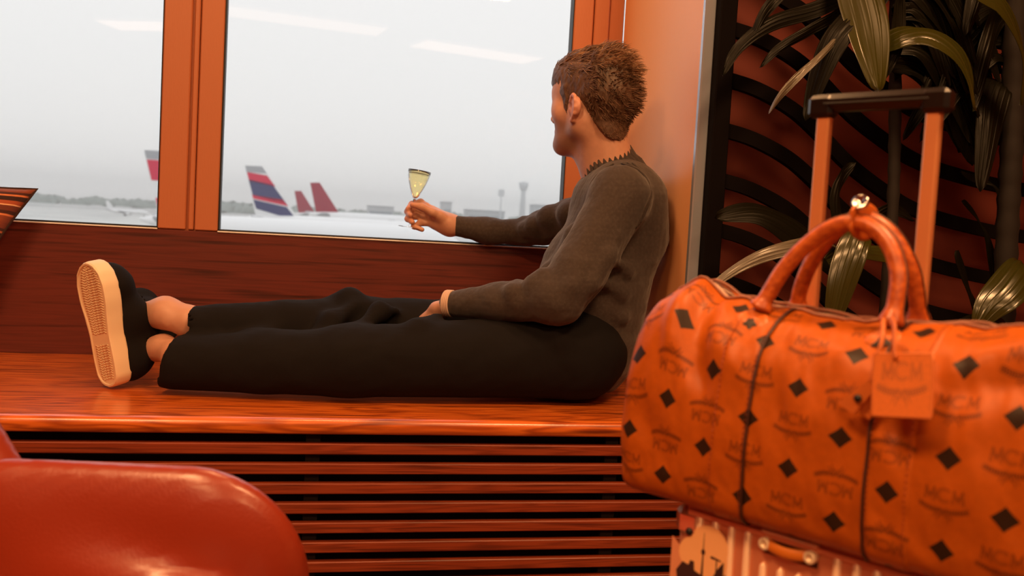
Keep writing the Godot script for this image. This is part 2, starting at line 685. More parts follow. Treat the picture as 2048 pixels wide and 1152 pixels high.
func bench() -> void:
	var t := thing("window_bench", "built in wooden window bench with a slatted front and polished orange seat", "bench", Vector3(-0.4, 0, 0.4))
	t.position = Vector3.ZERO
	var x0 := -1.75
	var x1 := 0.9
	var st := nst()
	# seat board with a rounded nosing
	var prof := [Vector2(0.001, 0.45), Vector2(0.798, 0.45), Vector2(0.806, 0.4485), Vector2(0.811, 0.445), Vector2(0.8135, 0.440), Vector2(0.814, 0.434), Vector2(0.814, 0.422), Vector2(0.811, 0.4185), Vector2(0.806, 0.4175), Vector2(0.001, 0.4175)]
	st.set_smooth_group(0)
	var n := 40
	for i in n:
		var xa := lerpf(x0, x1, float(i) / n)
		var xb := lerpf(x0, x1, float(i + 1) / n)
		for k in prof.size() - 1:
			st.set_smooth_group(0 if k > 0 and k < 8 else (1 if k == 0 else 2))
			var a: Vector2 = prof[k]
			var b: Vector2 = prof[k + 1]
			var c := Vector3(0, 0.434, 0.4)
			tri_out(st, Vector3(xa, a.y, a.x), Vector3(xb, a.y, a.x), Vector3(xb, b.y, b.x), Vector3(xa, (a.y + b.y) / 2, (a.x + b.x) / 2) - Vector3(xa, c.y, c.z))
			tri_out(st, Vector3(xa, a.y, a.x), Vector3(xb, b.y, b.x), Vector3(xa, b.y, b.x), Vector3(xa, (a.y + b.y) / 2, (a.x + b.x) / 2) - Vector3(xa, c.y, c.z))
	st.generate_normals()
	obj("seat_board", st, M.seat, t)
	var y := 0.397
	var k := 0
	while y > 0.03:
		obj("slat", bx(Vector3(x0, y - 0.0225, 0.785), Vector3(x1, y, 0.806), 0.002), M.slat, t)
		y -= 0.0416
		k += 1
	obj("backing", bx(Vector3(x0, 0.0, 0.70), Vector3(x1, 0.4175, 0.71), 0.0), M.dark, t)
	for x in [x0, x1 - 0.02]:
		obj("end_panel", bx(Vector3(x, 0.0, 0.001), Vector3(x + 0.02, 0.4175, 0.70), 0.001), M.panel, t)
	for x in [-1.3, -0.65, 0.0, 0.65]:
		obj("batten", bx(Vector3(x, 0.0, 0.71), Vector3(x + 0.03, 0.4175, 0.785), 0.001), M.dark, t)

# ---------------------------------------------------------------- the airfield
func outside() -> void:
	var ap := mat(rgb8(205, 205, 202), 0.9)
	var an := noise_tex(noise(0.01, 5, 9), 512, 512, [rgb8(188, 188, 186), rgb8(214, 214, 210)], [0.2, 0.8])
	ap.albedo_color = Color.WHITE
	ap.albedo_texture = an
	triplanar(ap, Vector3(0.004, 0.004, 0.004))
	struct("ground", bx(Vector3(-1500, -5.6, -2600), Vector3(2200, -5.1, -3), 0.0), ap, "pale concrete airport apron outside the windows")
	airliner("white airliner with a red and white tail fin partly behind the mullion", Vector3(-17.5, -5.1, -100), 0.16, 0.93, 0)
	airliner("white airliner with a navy and red banded tail fin seen through the large pane", Vector3(-10.3, -5.1, -138), 0.06, 1.0, 1)
	airliner("distant airliner with a tall dark red tail fin right of the banded tail", Vector3(-2.2, -5.1, -305), 0.35, 1.3, 2)
	airliner("smaller more distant airliner with a dark red tail fin beside the taller red one", Vector3(-9.0, -5.1, -400), 0.45, 1.25, 2)
	airliner("small far white airliner parked before the trees in the left pane", Vector3(-114.0, -5.1, -560), 0.0, 0.62, 3)
	# trees and low buildings on the far side of the field
	var tm := mat(rgb8(150, 158, 152), 0.9)  # pale grey green puts the distance haze into the tree colour
	var st := nst()
	rng.seed = 5
	for i in 420:
		var x := rng.randf_range(-620.0, 760.0)
		var z := rng.randf_range(-1250.0, -1050.0)
		var r := rng.randf_range(6.0, 11.5) * (1.0 if x > -100.0 else 0.75)
		var c := Vector3(x, -4.0 + r * 0.45, z)
		for u in 6:
			for v in 3:
				var P := func(a: int, b: int) -> Vector3:
					var th := TAU * a / 6.0
					var ph := PI * 0.5 * b / 3.0
					return c + Vector3(cos(th) * cos(ph) * 1.5, sin(ph), sin(th) * cos(ph)) * r * (1.0 + 0.2 * sin(a * 2.3 + b * 1.7 + i))
				tri_out(st, P.call(u, v), P.call((u + 1) % 6, v), P.call((u + 1) % 6, v + 1), P.call(u, v) - c)
				tri_out(st, P.call(u, v), P.call((u + 1) % 6, v + 1), P.call(u, v + 1), P.call(u, v) - c)
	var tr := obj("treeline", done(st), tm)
	tag(tr, "haze tinted grey green row of trees along the far edge of the airfield", "trees")
	tr.set_meta("kind", "stuff")
	for b in [[-330.0, -1000.0, 70.0, 13.0, "long low haze tinted hangar among the trees in the left pane"], [66.0, -1000.0, 26.0, 19.0, "low haze tinted hangar behind the champagne glass"], [132.0, -980.0, 9.0, 27.0, "tall narrow haze tinted terminal block right of the champagne glass"], [176.0, -1000.0, 40.0, 21.0, "wide haze tinted terminal building near the seated man's sleeve"], [236.0, -990.0, 20.0, 30.0, "haze tinted grey terminal block beside the control tower"]]:
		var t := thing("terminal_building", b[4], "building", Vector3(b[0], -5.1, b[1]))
		obj("walls", boxed(Vector3(0, b[3] * 0.5, 0), Vector3(b[2], b[3], 24.0), 0.1), mat(rgb8(186, 188, 190), 0.8), t)  # walls, roof and window band paled to suggest haze
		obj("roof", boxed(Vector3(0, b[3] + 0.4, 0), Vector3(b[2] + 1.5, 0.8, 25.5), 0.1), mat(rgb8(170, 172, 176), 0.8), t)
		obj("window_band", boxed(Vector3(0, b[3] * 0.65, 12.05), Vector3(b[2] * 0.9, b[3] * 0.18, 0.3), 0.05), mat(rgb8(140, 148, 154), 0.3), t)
	var gm := mat(rgb8(205, 206, 208), 0.8)  # tower and mast colour lightened in place of haze
	var tw := thing("control_tower", "haze tinted control tower with a wide cab on a slim shaft", "tower", Vector3(209, -5.1, -960))
	var s1 := nst()
	lathe(s1, [Vector2(0, 0), Vector2(3.6, 0), Vector2(2.4, 42), Vector2(2.4, 45), Vector2(0, 45)], 12)
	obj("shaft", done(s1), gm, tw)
	var s2 := nst()
	lathe(s2, [Vector2(0, 43.6), Vector2(3.4, 44), Vector2(5.2, 50), Vector2(4.8, 52), Vector2(0, 53)], 12)
	obj("cab", done(s2), gm, tw)
	var ms := thing("light_mast", "slim haze tinted light mast left of the control tower", "mast", Vector3(186, -5.1, -960))
	var s3 := nst()
	lathe(s3, [Vector2(0, 0), Vector2(1.0, 0), Vector2(0.7, 40), Vector2(0, 40)], 8)
	obj("pole", done(s3), gm, ms)
	obj("lamp_head", boxed(Vector3(0, 40, 0), Vector3(6, 7, 2), 0.3), gm, ms)
	# the damp air over the field
	var fog := FogVolume.new()
	fog.name = "haze"
	fog.size = Vector3(3600, 70, 2480)
	fog.position = Vector3(200, 29.6, -1270)
	var fm := FogMaterial.new()
	fm.density = 0.0004
	fm.albedo = Color(0.99, 0.99, 0.99)
	fog.material = fm
	fog.set_meta("kind", "stuff")
	fog.set_meta("label", "thin white haze over the airfield")
	add_child(fog)

# tail at its place, nose towards +x before turning
func airliner(label: String, at: Vector3, turn: float, size: float, livery: int) -> void:
	var t := thing("airliner", label, "airplane", at)
	t.rotation.y = turn
	t.scale = Vector3.ONE * size
	var white := mat(rgb8(236, 236, 236), 0.35)
	var red := mat(rgb8(214, 62, 88), 0.4)  # tail reds and navy faded, haze mixed into the paint
	var navy := mat(rgb8(72, 80, 118), 0.4)
	var wine := mat(rgb8(158, 46, 66), 0.4)
	var grey := mat(rgb8(170, 172, 176), 0.5)
	var st := nst()
	# fuselage along x: 0 tail cone .. 37 nose, axis 3.9 m up
	var ring := [[0.0, 0.15, 5.0], [1.5, 0.6, 4.9], [4.0, 1.2, 4.5], [8.0, 1.8, 4.05], [11.0, 1.98, 3.9], [20.0, 1.98, 3.9], [30.0, 1.98, 3.9], [33.5, 1.85, 3.8], [35.5, 1.45, 3.55], [36.7, 0.8, 3.3], [37.2, 0.1, 3.2]]
	var path := PackedVector3Array()
	var rad := []
	for r in ring:
		path.append(Vector3(r[0], r[2], 0))
		rad.append(r[1])
	tube(st, path, rad, 20)
	obj("fuselage", done(st), white, t)
	# fin: swept, about 6 m above the fuselage; (x, y) outline
	var fin := PackedVector2Array([Vector2(7.8, 5.6), Vector2(2.0, 5.3), Vector2(0.2, 12.5), Vector2(2.5, 12.7)])
	var fm: Material = [white, white, wine, white][livery]
	var s := nst()
	slab(s, fin, Vector3(0, 0, -0.15), Vector3.RIGHT, Vector3.UP, 0.3)
	s.generate_normals()
	obj("tail_fin", s, fm, t)
	var at_h := func(h: float) -> Array:      # front and back edge of the fin at height h
		var f := (h - 5.45) / 7.2
		return [lerpf(7.7, 2.5, f), lerpf(2.0, 0.2, f)]
	var bands := []
	if livery < 2:
		bands.append([11.6, 12.5, grey, 0.0])
	if livery == 0:
		bands += [[9.3, 11.5, red, 0.0], [5.5, 7.4, red, 0.0]]
	elif livery == 1:
		bands += [[10.0, 11.5, red, 0.35], [7.8, 10.4, navy, 0.6], [7.4, 8.3, red, 0.5], [5.6, 7.5, navy, 0.9]]
	for b in bands:
		var lo: Array = at_h.call(b[0])
		var hi: Array = at_h.call(b[1])
		var k: float = b[3]
		var o := PackedVector2Array([Vector2(lo[1] + 0.05, b[0] + k), Vector2(lo[0] + 0.3 * k, b[0] - 0.6 * k), Vector2(hi[0], b[1] - 0.6 * k), Vector2(hi[1] + 0.05, b[1] + 0.3 * k)])
		var q := nst()
		slab(q, o, Vector3(0, 0, -0.2), Vector3.RIGHT, Vector3.UP, 0.4)
		q.generate_normals()
		obj("fin_band", q, b[2], t)
	for sd in [-1.0, 1.0]:
		var w := nst()
		slab(w, PackedVector2Array([Vector2(13.5, 1.6), Vector2(20.5, 1.6), Vector2(15.2, 17.0), Vector2(13.7, 17.0)]), Vector3(0, 3.0, 0), Vector3.RIGHT, Vector3(0, 0.09, sd), 0.35)
		w.generate_normals()
		obj("wing", w, grey, t)
		var h := nst()
		slab(h, PackedVector2Array([Vector2(1.8, 0.5), Vector2(5.4, 0.8), Vector2(2.7, 6.2), Vector2(1.3, 6.2)]), Vector3(0, 4.8, 0), Vector3.RIGHT, Vector3(0, 0.1, sd), 0.22)
		h.generate_normals()
		obj("tailplane", h, grey, t)
		var e := nst()
		tube(e, PackedVector3Array([Vector3(16.5, 2.0, 5.7 * sd), Vector3(17.5, 2.0, 5.7 * sd), Vector3(20.5, 1.95, 5.7 * sd), Vector3(21.2, 1.95, 5.7 * sd)]), [0.6, 0.95, 1.1, 1.0], 14)
		obj("engine", done(e), wine if livery == 2 else white, t)
	for g in [[33.0, 0.0, 0.4], [17.0, 3.6, 0.6], [17.0, -3.6, 0.6]]:
		var w2 := nst()
		tube(w2, PackedVector3Array([Vector3(g[0], g[2], g[1] - 0.4), Vector3(g[0], g[2], g[1] + 0.4)]), g[2], 12)
		tube(w2, PackedVector3Array([Vector3(g[0], g[2], g[1]), Vector3(g[0], 3.0, g[1])]), 0.15, 8)
		obj("landing_gear", done(w2), mat(rgb8(50, 50, 52), 0.7), t)

# ---------------------------------------------------------------- the man on the bench
const HF := Vector3(-0.615, 0.0, -0.788)     # where his face points
const HL := Vector3(-0.788, 0.0, 0.615)      # his left ear
const HO := Vector3(0.675, 1.178, 0.425)     # middle of the head

func hd(f: float, l: float, u: float) -> Vector3:
	return HO + HF * f + HL * l + Vector3.UP * u

func person() -> void:
	var t := thing("person", "man in dark brown sweater and black trousers sitting with legs stretched along the bench", "person", Vector3(0.66, 0.45, 0.46))
	t.position = Vector3.ZERO
	skin(t)
	hair(t)
	sweater(t)
	trousers(t)
	shoes(t)

func skin(t: Node3D) -> void:
	var st := nst()
	var h := Field.new()
	# skull, face and neck
	h.cap(hd(-0.028, 0, 0.045), hd(0.018, 0, 0.05), 0.078, 0.074, 0.03)
	h.cap(hd(-0.03, 0, 0.07), hd(0.02, 0, 0.075), 0.066, 0.06, 0.03)
	h.ball(hd(-0.05, 0, 0.02), 0.062, 0.03)
	h.cap(hd(0.055, 0.022, 0.045), hd(0.055, -0.022, 0.045), 0.042, 0.042, 0.03)     # forehead
	h.cap(hd(0.072, 0.03, 0.028), hd(0.072, -0.03, 0.028), 0.024, 0.024, 0.015)      # brow
	h.cap(hd(0.045, 0, 0.0), hd(0.05, 0, -0.07), 0.058, 0.04, 0.03)                  # mid face
	for s: float in [-1.0, 1.0]:
		h.ball(hd(0.062, 0.045 * s, -0.012), 0.022, 0.025)                            # cheekbone
		h.cap(hd(0.0, 0.05 * s, -0.055), hd(0.07, 0.018 * s, -0.098), 0.019, 0.018, 0.03)   # jaw
		h.cap(hd(0.0, 0.055 * s, -0.01), hd(0.0, 0.05 * s, -0.055), 0.02, 0.019, 0.03)
		h.cap(hd(0.05, 0.04 * s, -0.03), hd(0.06, 0.025 * s, -0.075), 0.024, 0.02, 0.03)
	h.cap(hd(0.082, 0.01, -0.098), hd(0.082, -0.01, -0.098), 0.019, 0.019, 0.02)     # chin
	for s: float in [-1.0, 1.0]:
		h.carve(hd(0.112, 0.034 * s, 0.008), hd(0.112, 0.03 * s, 0.006), 0.022, 0.022, 0.02)
		h.ball(hd(0.078, 0.033 * s, 0.008), 0.0125, 0.004)
		h.cap(hd(0.092, 0.02 * s, 0.024), hd(0.078, 0.048 * s, 0.022), 0.007, 0.005, 0.012)
	h.cap(hd(0.096, 0, 0.018), hd(0.119, 0, -0.026), 0.008, 0.0095, 0.012)           # nose
	for s: float in [-1.0, 1.0]:
		h.ball(hd(0.106, 0.012 * s, -0.032), 0.0085, 0.008)
	h.cap(hd(0.094, 0.016, -0.06), hd(0.094, -0.016, -0.06), 0.0075, 0.0075, 0.008)  # lips
	h.ball(hd(0.1, 0, -0.058), 0.008, 0.008)
	h.cap(hd(0.093, 0.013, -0.071), hd(0.093, -0.013, -0.071), 0.008, 0.008, 0.008)
	# neck
	h.cap(hd(-0.028, 0, -0.02), Vector3(0.738, 1.0, 0.445), 0.054, 0.06, 0.03)
	h.cap(hd(0.03, 0, -0.08), Vector3(0.705, 1.01, 0.425), 0.032, 0.045, 0.03)
	h.cap(hd(-0.02, 0.05, -0.04), Vector3(0.69, 1.015, 0.43), 0.016, 0.016, 0.03)    # neck cord
	# ears
	for s: float in [-1.0, 1.0]:
		var c := hd(-0.004, 0.079 * s, -0.012)
		var ef := (HF * 0.86 + HL * s * -0.5).normalized()       # front of the ear, the rim stands off
		var el := Vector3.UP.cross(ef) * 1.0
		if el.dot(HL * s) < 0.0:
			el = -el
		h.ball(c - ef * 0.008 + Vector3.UP * 0.002, 0.026, 0.008, el, 0.42)
		var rim := []
		for k in 9:
			var a := lerpf(-0.5, 4.0, k / 8.0)
			rim.append(c + ef * (cos(a + 0.4) * 0.017 - 0.008) + Vector3.UP * (sin(a + 0.4) * 0.028 + 0.003) + el * 0.008)
		h.chain(rim, [0.0042, 0.0044, 0.0046, 0.0046, 0.0046, 0.0046, 0.0044, 0.0042, 0.004], 0.004)
		h.ball(c + Vector3.UP * -0.03 - ef * 0.003 + el * 0.004, 0.008, 0.008)                    # lobe
		h.carve(c + ef * 0.002 + el * 0.016 + Vector3.UP * 0.004, c + ef * 0.001 + el * 0.016 - Vector3.UP * 0.012, 0.0115, 0.009, 0.005)
		h.ball(c + ef * 0.012 + el * 0.003 - Vector3.UP * 0.006, 0.006, 0.005)                    # tragus
	var skin_c := Color(0.56, 0.30, 0.21)
	var nz := noise(60.0, 3, 4)
	h.mesh(st, 0.003, null, func(p: Vector3, n: Vector3) -> Color:
		var q := p - HO
		var f := q.dot(HF)
		var l := absf(q.dot(HL))
		var c := skin_c * (1.0 + 0.08 * nz.get_noise_3dv(p))
		var beard := smoothstep(-0.025, -0.06, q.y) * smoothstep(-0.03, 0.02, f) * smoothstep(-0.125, -0.1, q.y)
		c = c.lerp(Color(0.2, 0.115, 0.08), beard * 0.55)
		if f > 0.094 and l < 0.024 and q.y < -0.05 and q.y > -0.08:
			c = c.lerp(Color(0.45, 0.16, 0.13), 0.7)
		if f > 0.07 and q.y > 0.018 and q.y < 0.032 and l > 0.012 and l < 0.052:
			c = c.lerp(Color(0.14, 0.08, 0.05), 0.6)
		var ear := smoothstep(0.07, 0.084, l) * smoothstep(0.05, 0.03, absf(q.y + 0.01))
		c = c.lerp(Color(0.62, 0.27, 0.2), ear * 0.6)
		c.a = 1.0
		return c)
	# trunk and limbs under the clothes
	var b := Field.new()
	b.cap(Vector3(0.66, 0.58, 0.46), Vector3(0.735, 0.9, 0.45), 0.09, 0.085, 0.05)
	b.cap(Vector3(0.735, 0.9, 0.45), Vector3(0.738, 1.0, 0.445), 0.08, 0.055, 0.05)
	b.chain([Vector3(0.738, 0.97, 0.445), Vector3(0.695, 0.95, 0.60), Vector3(0.56, 0.7, 0.655), Vector3(0.325, 0.668, 0.505)], [0.04, 0.045, 0.036, 0.026], 0.03)
	b.chain([Vector3(0.738, 0.97, 0.445), Vector3(0.82, 0.945, 0.29), Vector3(0.655, 0.866, 0.085), Vector3(0.60, 0.851, 0.043), Vector3(0.50, 0.848, 0.02), Vector3(0.41, 0.857, 0.012)], [0.04, 0.04, 0.024, 0.018, 0.018, 0.024], 0.015)
	var leg := Field.new()
	leg.chain([Vector3(0.64, 0.55, 0.55), Vector3(0.1, 0.535, 0.59), Vector3(-0.2, 0.528, 0.565), Vector3(-0.295, 0.533, 0.53), Vector3(-0.33, 0.543, 0.485), Vector3(-0.375, 0.53, 0.455)], [0.06, 0.04, 0.036, 0.030, 0.028, 0.03], 0.02)
	var leg2 := Field.new()
	leg2.chain([Vector3(0.65, 0.56, 0.38), Vector3(0.1, 0.59, 0.39), Vector3(-0.2, 0.596, 0.485), Vector3(-0.275, 0.606, 0.49), Vector3(-0.33, 0.622, 0.47), Vector3(-0.38, 0.612, 0.44)], [0.06, 0.04, 0.034, 0.0335, 0.035, 0.03], 0.02)
	leg2.ball(Vector3(-0.315, 0.607, 0.502), 0.012, 0.02)                                # ankle bone
	var plain := func(_p: Vector3, _n: Vector3) -> Color: return skin_c
	b.mesh(st, 0.011, null, plain)
	leg.mesh(st, 0.008, null, plain)
	leg2.mesh(st, 0.008, null, plain)
	# right hand round the stem of the glass
	var g := Field.new()
	g.cap(Vector3(0.42, 0.857, 0.010), Vector3(0.385, 0.862, 0.010), 0.027, 0.026, 0.02, Vector3.UP, 1.0)
	g.cap(Vector3(0.385, 0.866, 0.006), Vector3(0.335, 0.897, -0.006), 0.024, 0.016, 0.02)
	g.cap(Vector3(0.385, 0.858, 0.008), Vector3(0.335, 0.878, -0.008), 0.024, 0.017, 0.02)
	g.cap(Vector3(0.385, 0.852, 0.010), Vector3(0.342, 0.862, -0.002), 0.021, 0.016, 0.02)
	g.cap(Vector3(0.392, 0.856, 0.018), Vector3(0.352, 0.885, 0.028), 0.018, 0.015, 0.016)    # ball of the thumb
	var fingers := [
		[[0.333, 0.901, -0.008], [0.300, 0.922, -0.018], [0.274, 0.914, -0.012], [0.262, 0.9, 0.006]],
		[[0.330, 0.889, -0.012], [0.284, 0.902, -0.020], [0.262, 0.892, -0.004], [0.268, 0.882, 0.018]],
		[[0.332, 0.874, -0.010], [0.287, 0.880, -0.016], [0.263, 0.871, 0.002], [0.275, 0.862, 0.020]],
		[[0.338, 0.862, -0.004], [0.299, 0.860, -0.006], [0.281, 0.850, 0.012], [0.304, 0.842, 0.022]]]
	var fr := [[0.0105, 0.0098, 0.009, 0.0078], [0.0105, 0.0098, 0.009, 0.008], [0.0102, 0.0095, 0.0088, 0.0076], [0.0095, 0.0085, 0.0078, 0.0068]]
	for k in 4:
		var pts := []
		for q in fingers[k]:
			pts.append(Vector3(q[0], q[1], q[2]))
		g.chain(pts, fr[k], 0.006)
	g.chain([Vector3(0.358, 0.882, 0.028), Vector3(0.331, 0.893, 0.036), Vector3(0.299, 0.907, 0.034), Vector3(0.272, 0.912, 0.026)], [0.015, 0.012, 0.0105, 0.008], 0.008)
	g.cap(Vector3(0.352, 0.882, 0.02), Vector3(0.315, 0.912, 0.0), 0.008, 0.009, 0.012)   # web between thumb and finger
	var red := func(p: Vector3, n: Vector3) -> Color:
		var c := skin_c * (1.0 + 0.06 * nz.get_noise_3dv(p))
		c = c.lerp(Color(0.6, 0.24, 0.16), smoothstep(0.30, 0.265, p.x) * 0.5)
		c.a = 1.0
		return c
	g.mesh(st, 0.0026, null, red)
	# left hand resting between the thighs
	var l := Field.new()
	l.cap(Vector3(0.335, 0.67, 0.51), Vector3(0.308, 0.658, 0.487), 0.023, 0.023, 0.02, Vector3.UP, 0.8)
	l.cap(Vector3(0.308, 0.652, 0.484), Vector3(0.282, 0.618, 0.456), 0.024, 0.028, 0.02, Vector3(0.4, 0.8, -0.4), 0.5)
	var e := Vector3(-0.6, -0.6, -0.5).normalized()
	var a := Vector3(0.55, -0.1, -0.8).normalized()
	for k in 4:
		var p0 := Vector3(0.282, 0.618, 0.456) + a * (k - 1.5) * 0.016
		var ln: float = [0.062, 0.075, 0.07, 0.055][k]
		l.chain([p0, p0 + e * ln * 0.5, p0 + e * ln * 0.78 - Vector3.UP * 0.006, p0 + e * ln - Vector3.UP * 0.016], [0.0095, 0.009, 0.0083, 0.0072], 0.005)
	l.chain([Vector3(0.308, 0.648, 0.490), Vector3(0.288, 0.628, 0.485), Vector3(0.275, 0.612, 0.475)], [0.012, 0.0105, 0.0085], 0.008)
	l.mesh(st, 0.003, null, plain)
	var m := mat(Color.WHITE, 0.48)
	m.vertex_color_use_as_albedo = true
	m.subsurf_scatter_enabled = true
	m.subsurf_scatter_strength = 0.08
	obj("body", st, m, t)

func hair(t: Node3D) -> void:
	var h := Field.new()
	h.cap(hd(-0.042, 0, 0.01), hd(-0.036, 0, -0.085), 0.067, 0.059, 0.03)
	h.plane(hd(-0.020, 0, -0.005), HF * 0.80 - Vector3.UP * 0.60, 0.01)
	h.plane(hd(-0.06, 0, -0.088), Vector3.DOWN, 0.01)
	h.cap(hd(-0.032, 0, 0.045), hd(0.02, 0, 0.052), 0.0825, 0.079, 0.02)
	h.ball(hd(-0.050, 0, 0.030), 0.074, 0.02)
	for s: float in [-1.0, 1.0]:
		h.cap(hd(0.028, 0.056 * s, 0.035), hd(0.026, 0.055 * s, -0.022), 0.021, 0.015, 0.012)
	h.cap(hd(-0.038, 0, 0.085), hd(0.045, 0, 0.088), 0.066, 0.056, 0.03)
	h.cap(hd(0.06, 0.022, 0.07), hd(0.06, -0.022, 0.07), 0.042, 0.042, 0.02)
	# the face and the ears are cut free
	h.carve(hd(0.104, 0.1, -0.022), hd(0.104, -0.1, -0.022), 0.054, 0.054, 0.008)
	h.carve(hd(0.09, 0.1, -0.07), hd(0.09, -0.1, -0.07), 0.058, 0.058, 0.008)
	for s: float in [-1.0, 1.0]:
		h.carve(hd(-0.008, 0.12 * s, -0.03), hd(-0.006, 0.07 * s, -0.02), 0.030, 0.024, 0.006)
	var st := nst()
	var nz := noise(90.0, 3, 8)
	var dark := Color(0.105, 0.058, 0.037)
	h.mesh(st, 0.004, func(p: Vector3, n: Vector3) -> Vector3: return p + n * 0.0025 * nz.get_noise_3dv(p * Vector3(1, 0.4, 1)), func(p: Vector3, n: Vector3) -> Color:
		var c := dark * (1.0 + 0.5 * nz.get_noise_3dv(p))
		c.a = 1.0
		return c)
	var arr := st.commit_to_arrays()
	var vs: PackedVector3Array = arr[Mesh.ARRAY_VERTEX]
	var ns: PackedVector3Array = arr[Mesh.ARRAY_NORMAL]
	rng.seed = 21
	var clump := noise(26.0, 2, 12)
	for k in 5600:
		var id := rng.randi_range(0, vs.size() - 1)
		if k % 4 == 0:
			for tries in 25:
				if vs[id].y - HO.y < -0.025:
					break
				id = rng.randi_range(0, vs.size() - 1)
		var p := vs[id]
		var n := ns[id]
		var q := p - HO
		var f := q.dot(HF)
		var u := q.y
		var l := q.dot(HL)
		if f > 0.06 and n.dot(HF) > 0.6 and u < 0.03:
			continue
		if n.y < -0.75:
			continue
		var jit := Vector3(rng.randf_range(-1, 1), rng.randf_range(-1, 1), rng.randf_range(-1, 1))
		var cj := Vector3(clump.get_noise_3dv(p), clump.get_noise_3dv(p + Vector3(3, 0, 0)), clump.get_noise_3dv(p + Vector3(0, 5, 0)))
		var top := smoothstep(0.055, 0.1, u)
		var back := smoothstep(0.0, -0.07, f) * smoothstep(-0.05, 0.0, u)
		var d := (-HF * 0.75 - Vector3.UP * 0.75 + n * 0.22).lerp(-HF * 1.0 + Vector3.UP * 0.18 + n * 0.3, top)
		d = d.lerp(n * 0.9 - HF * 0.25 + Vector3.UP * 0.1, back * 0.75)
		d = (d + jit * 0.14 + cj * 0.9).normalized()
		var ln := lerpf(lerpf(0.008, 0.024, back), 0.042, top) * rng.randf_range(0.6, 1.15)
		if u < -0.03:
			ln *= 0.9
		var r := lerpf(0.0011, 0.0017, maxf(top, back))
		var bend := (-n * 0.35 - Vector3.UP * 0.15 - HF * 0.2) * ln * lerpf(0.5, 0.9, top)
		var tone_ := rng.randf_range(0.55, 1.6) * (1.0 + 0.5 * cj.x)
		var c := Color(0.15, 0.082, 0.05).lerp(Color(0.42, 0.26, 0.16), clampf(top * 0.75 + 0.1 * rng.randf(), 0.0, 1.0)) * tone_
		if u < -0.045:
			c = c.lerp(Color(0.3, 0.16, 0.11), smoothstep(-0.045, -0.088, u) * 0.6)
		c.a = 1.0
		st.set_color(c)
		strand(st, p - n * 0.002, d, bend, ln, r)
	var m := mat(Color.WHITE, 0.5)
	m.vertex_color_use_as_albedo = true
	obj("hair", st, m, t)

func strand(st: SurfaceTool, p: Vector3, d: Vector3, bend: Vector3, ln: float, r: float) -> void:
	var s := d.cross(Vector3(0.31, 0.8, 0.2)).normalized()
	var w := d.cross(s)
	var prev := []
	for i in 5:
		var x := i / 4.0
		var c := p + d * ln * x + bend * x * x
		var rr := r * (1.0 - x * 0.85)
		var ring := [c + s * rr, c - s * rr * 0.5 + w * rr * 0.87, c - s * rr * 0.5 - w * rr * 0.87]
		if i:
			for k in 3:
				var j := (k + 1) % 3
				for v in [[prev[k], k, c], [ring[j], j, c], [prev[j], j, c], [prev[k], k, c], [ring[k], k, c], [ring[j], j, c]]:
					st.set_normal([s, (w * 0.87 - s * 0.5), (-w * 0.87 - s * 0.5)][v[1]])
					st.add_vertex(v[0])
		prev = ring

func knit(c: Color, scale: float) -> StandardMaterial3D:
	var n := noise(0.02, 3, 17)
	var m := mat(Color.WHITE, 0.92)
	m.albedo_texture = noise_tex(n, 512, 512, [c.darkened(0.05), c, c.lightened(0.03)], [0.25, 0.5, 0.8])
	var im := Image.create(64, 64, false, Image.FORMAT_RGB8)
	for y in 64:
		for x in 64:
			var v := absf(sin(PI * (x / 8.0 + 0.5 * absf(fmod(y / 8.0, 1.0) - 0.5)))) * 0.6 + 0.4 * absf(sin(PI * y / 8.0))
			im.set_pixel(x, y, Color(v, v, v))
	var b := ImageTexture.create_from_image(im)
	m.detail_enabled = false
	m.heightmap_enabled = true
	m.heightmap_texture = b
	m.heightmap_scale = 0.05
	m.rim_enabled = true
	m.rim = 0.35
	return triplanar(m, Vector3(scale, scale, scale))

const TF := Vector3(-0.92, 0.0, -0.39)        # chest
const TL := Vector3(-0.39, 0.0, 0.92)         # his left side

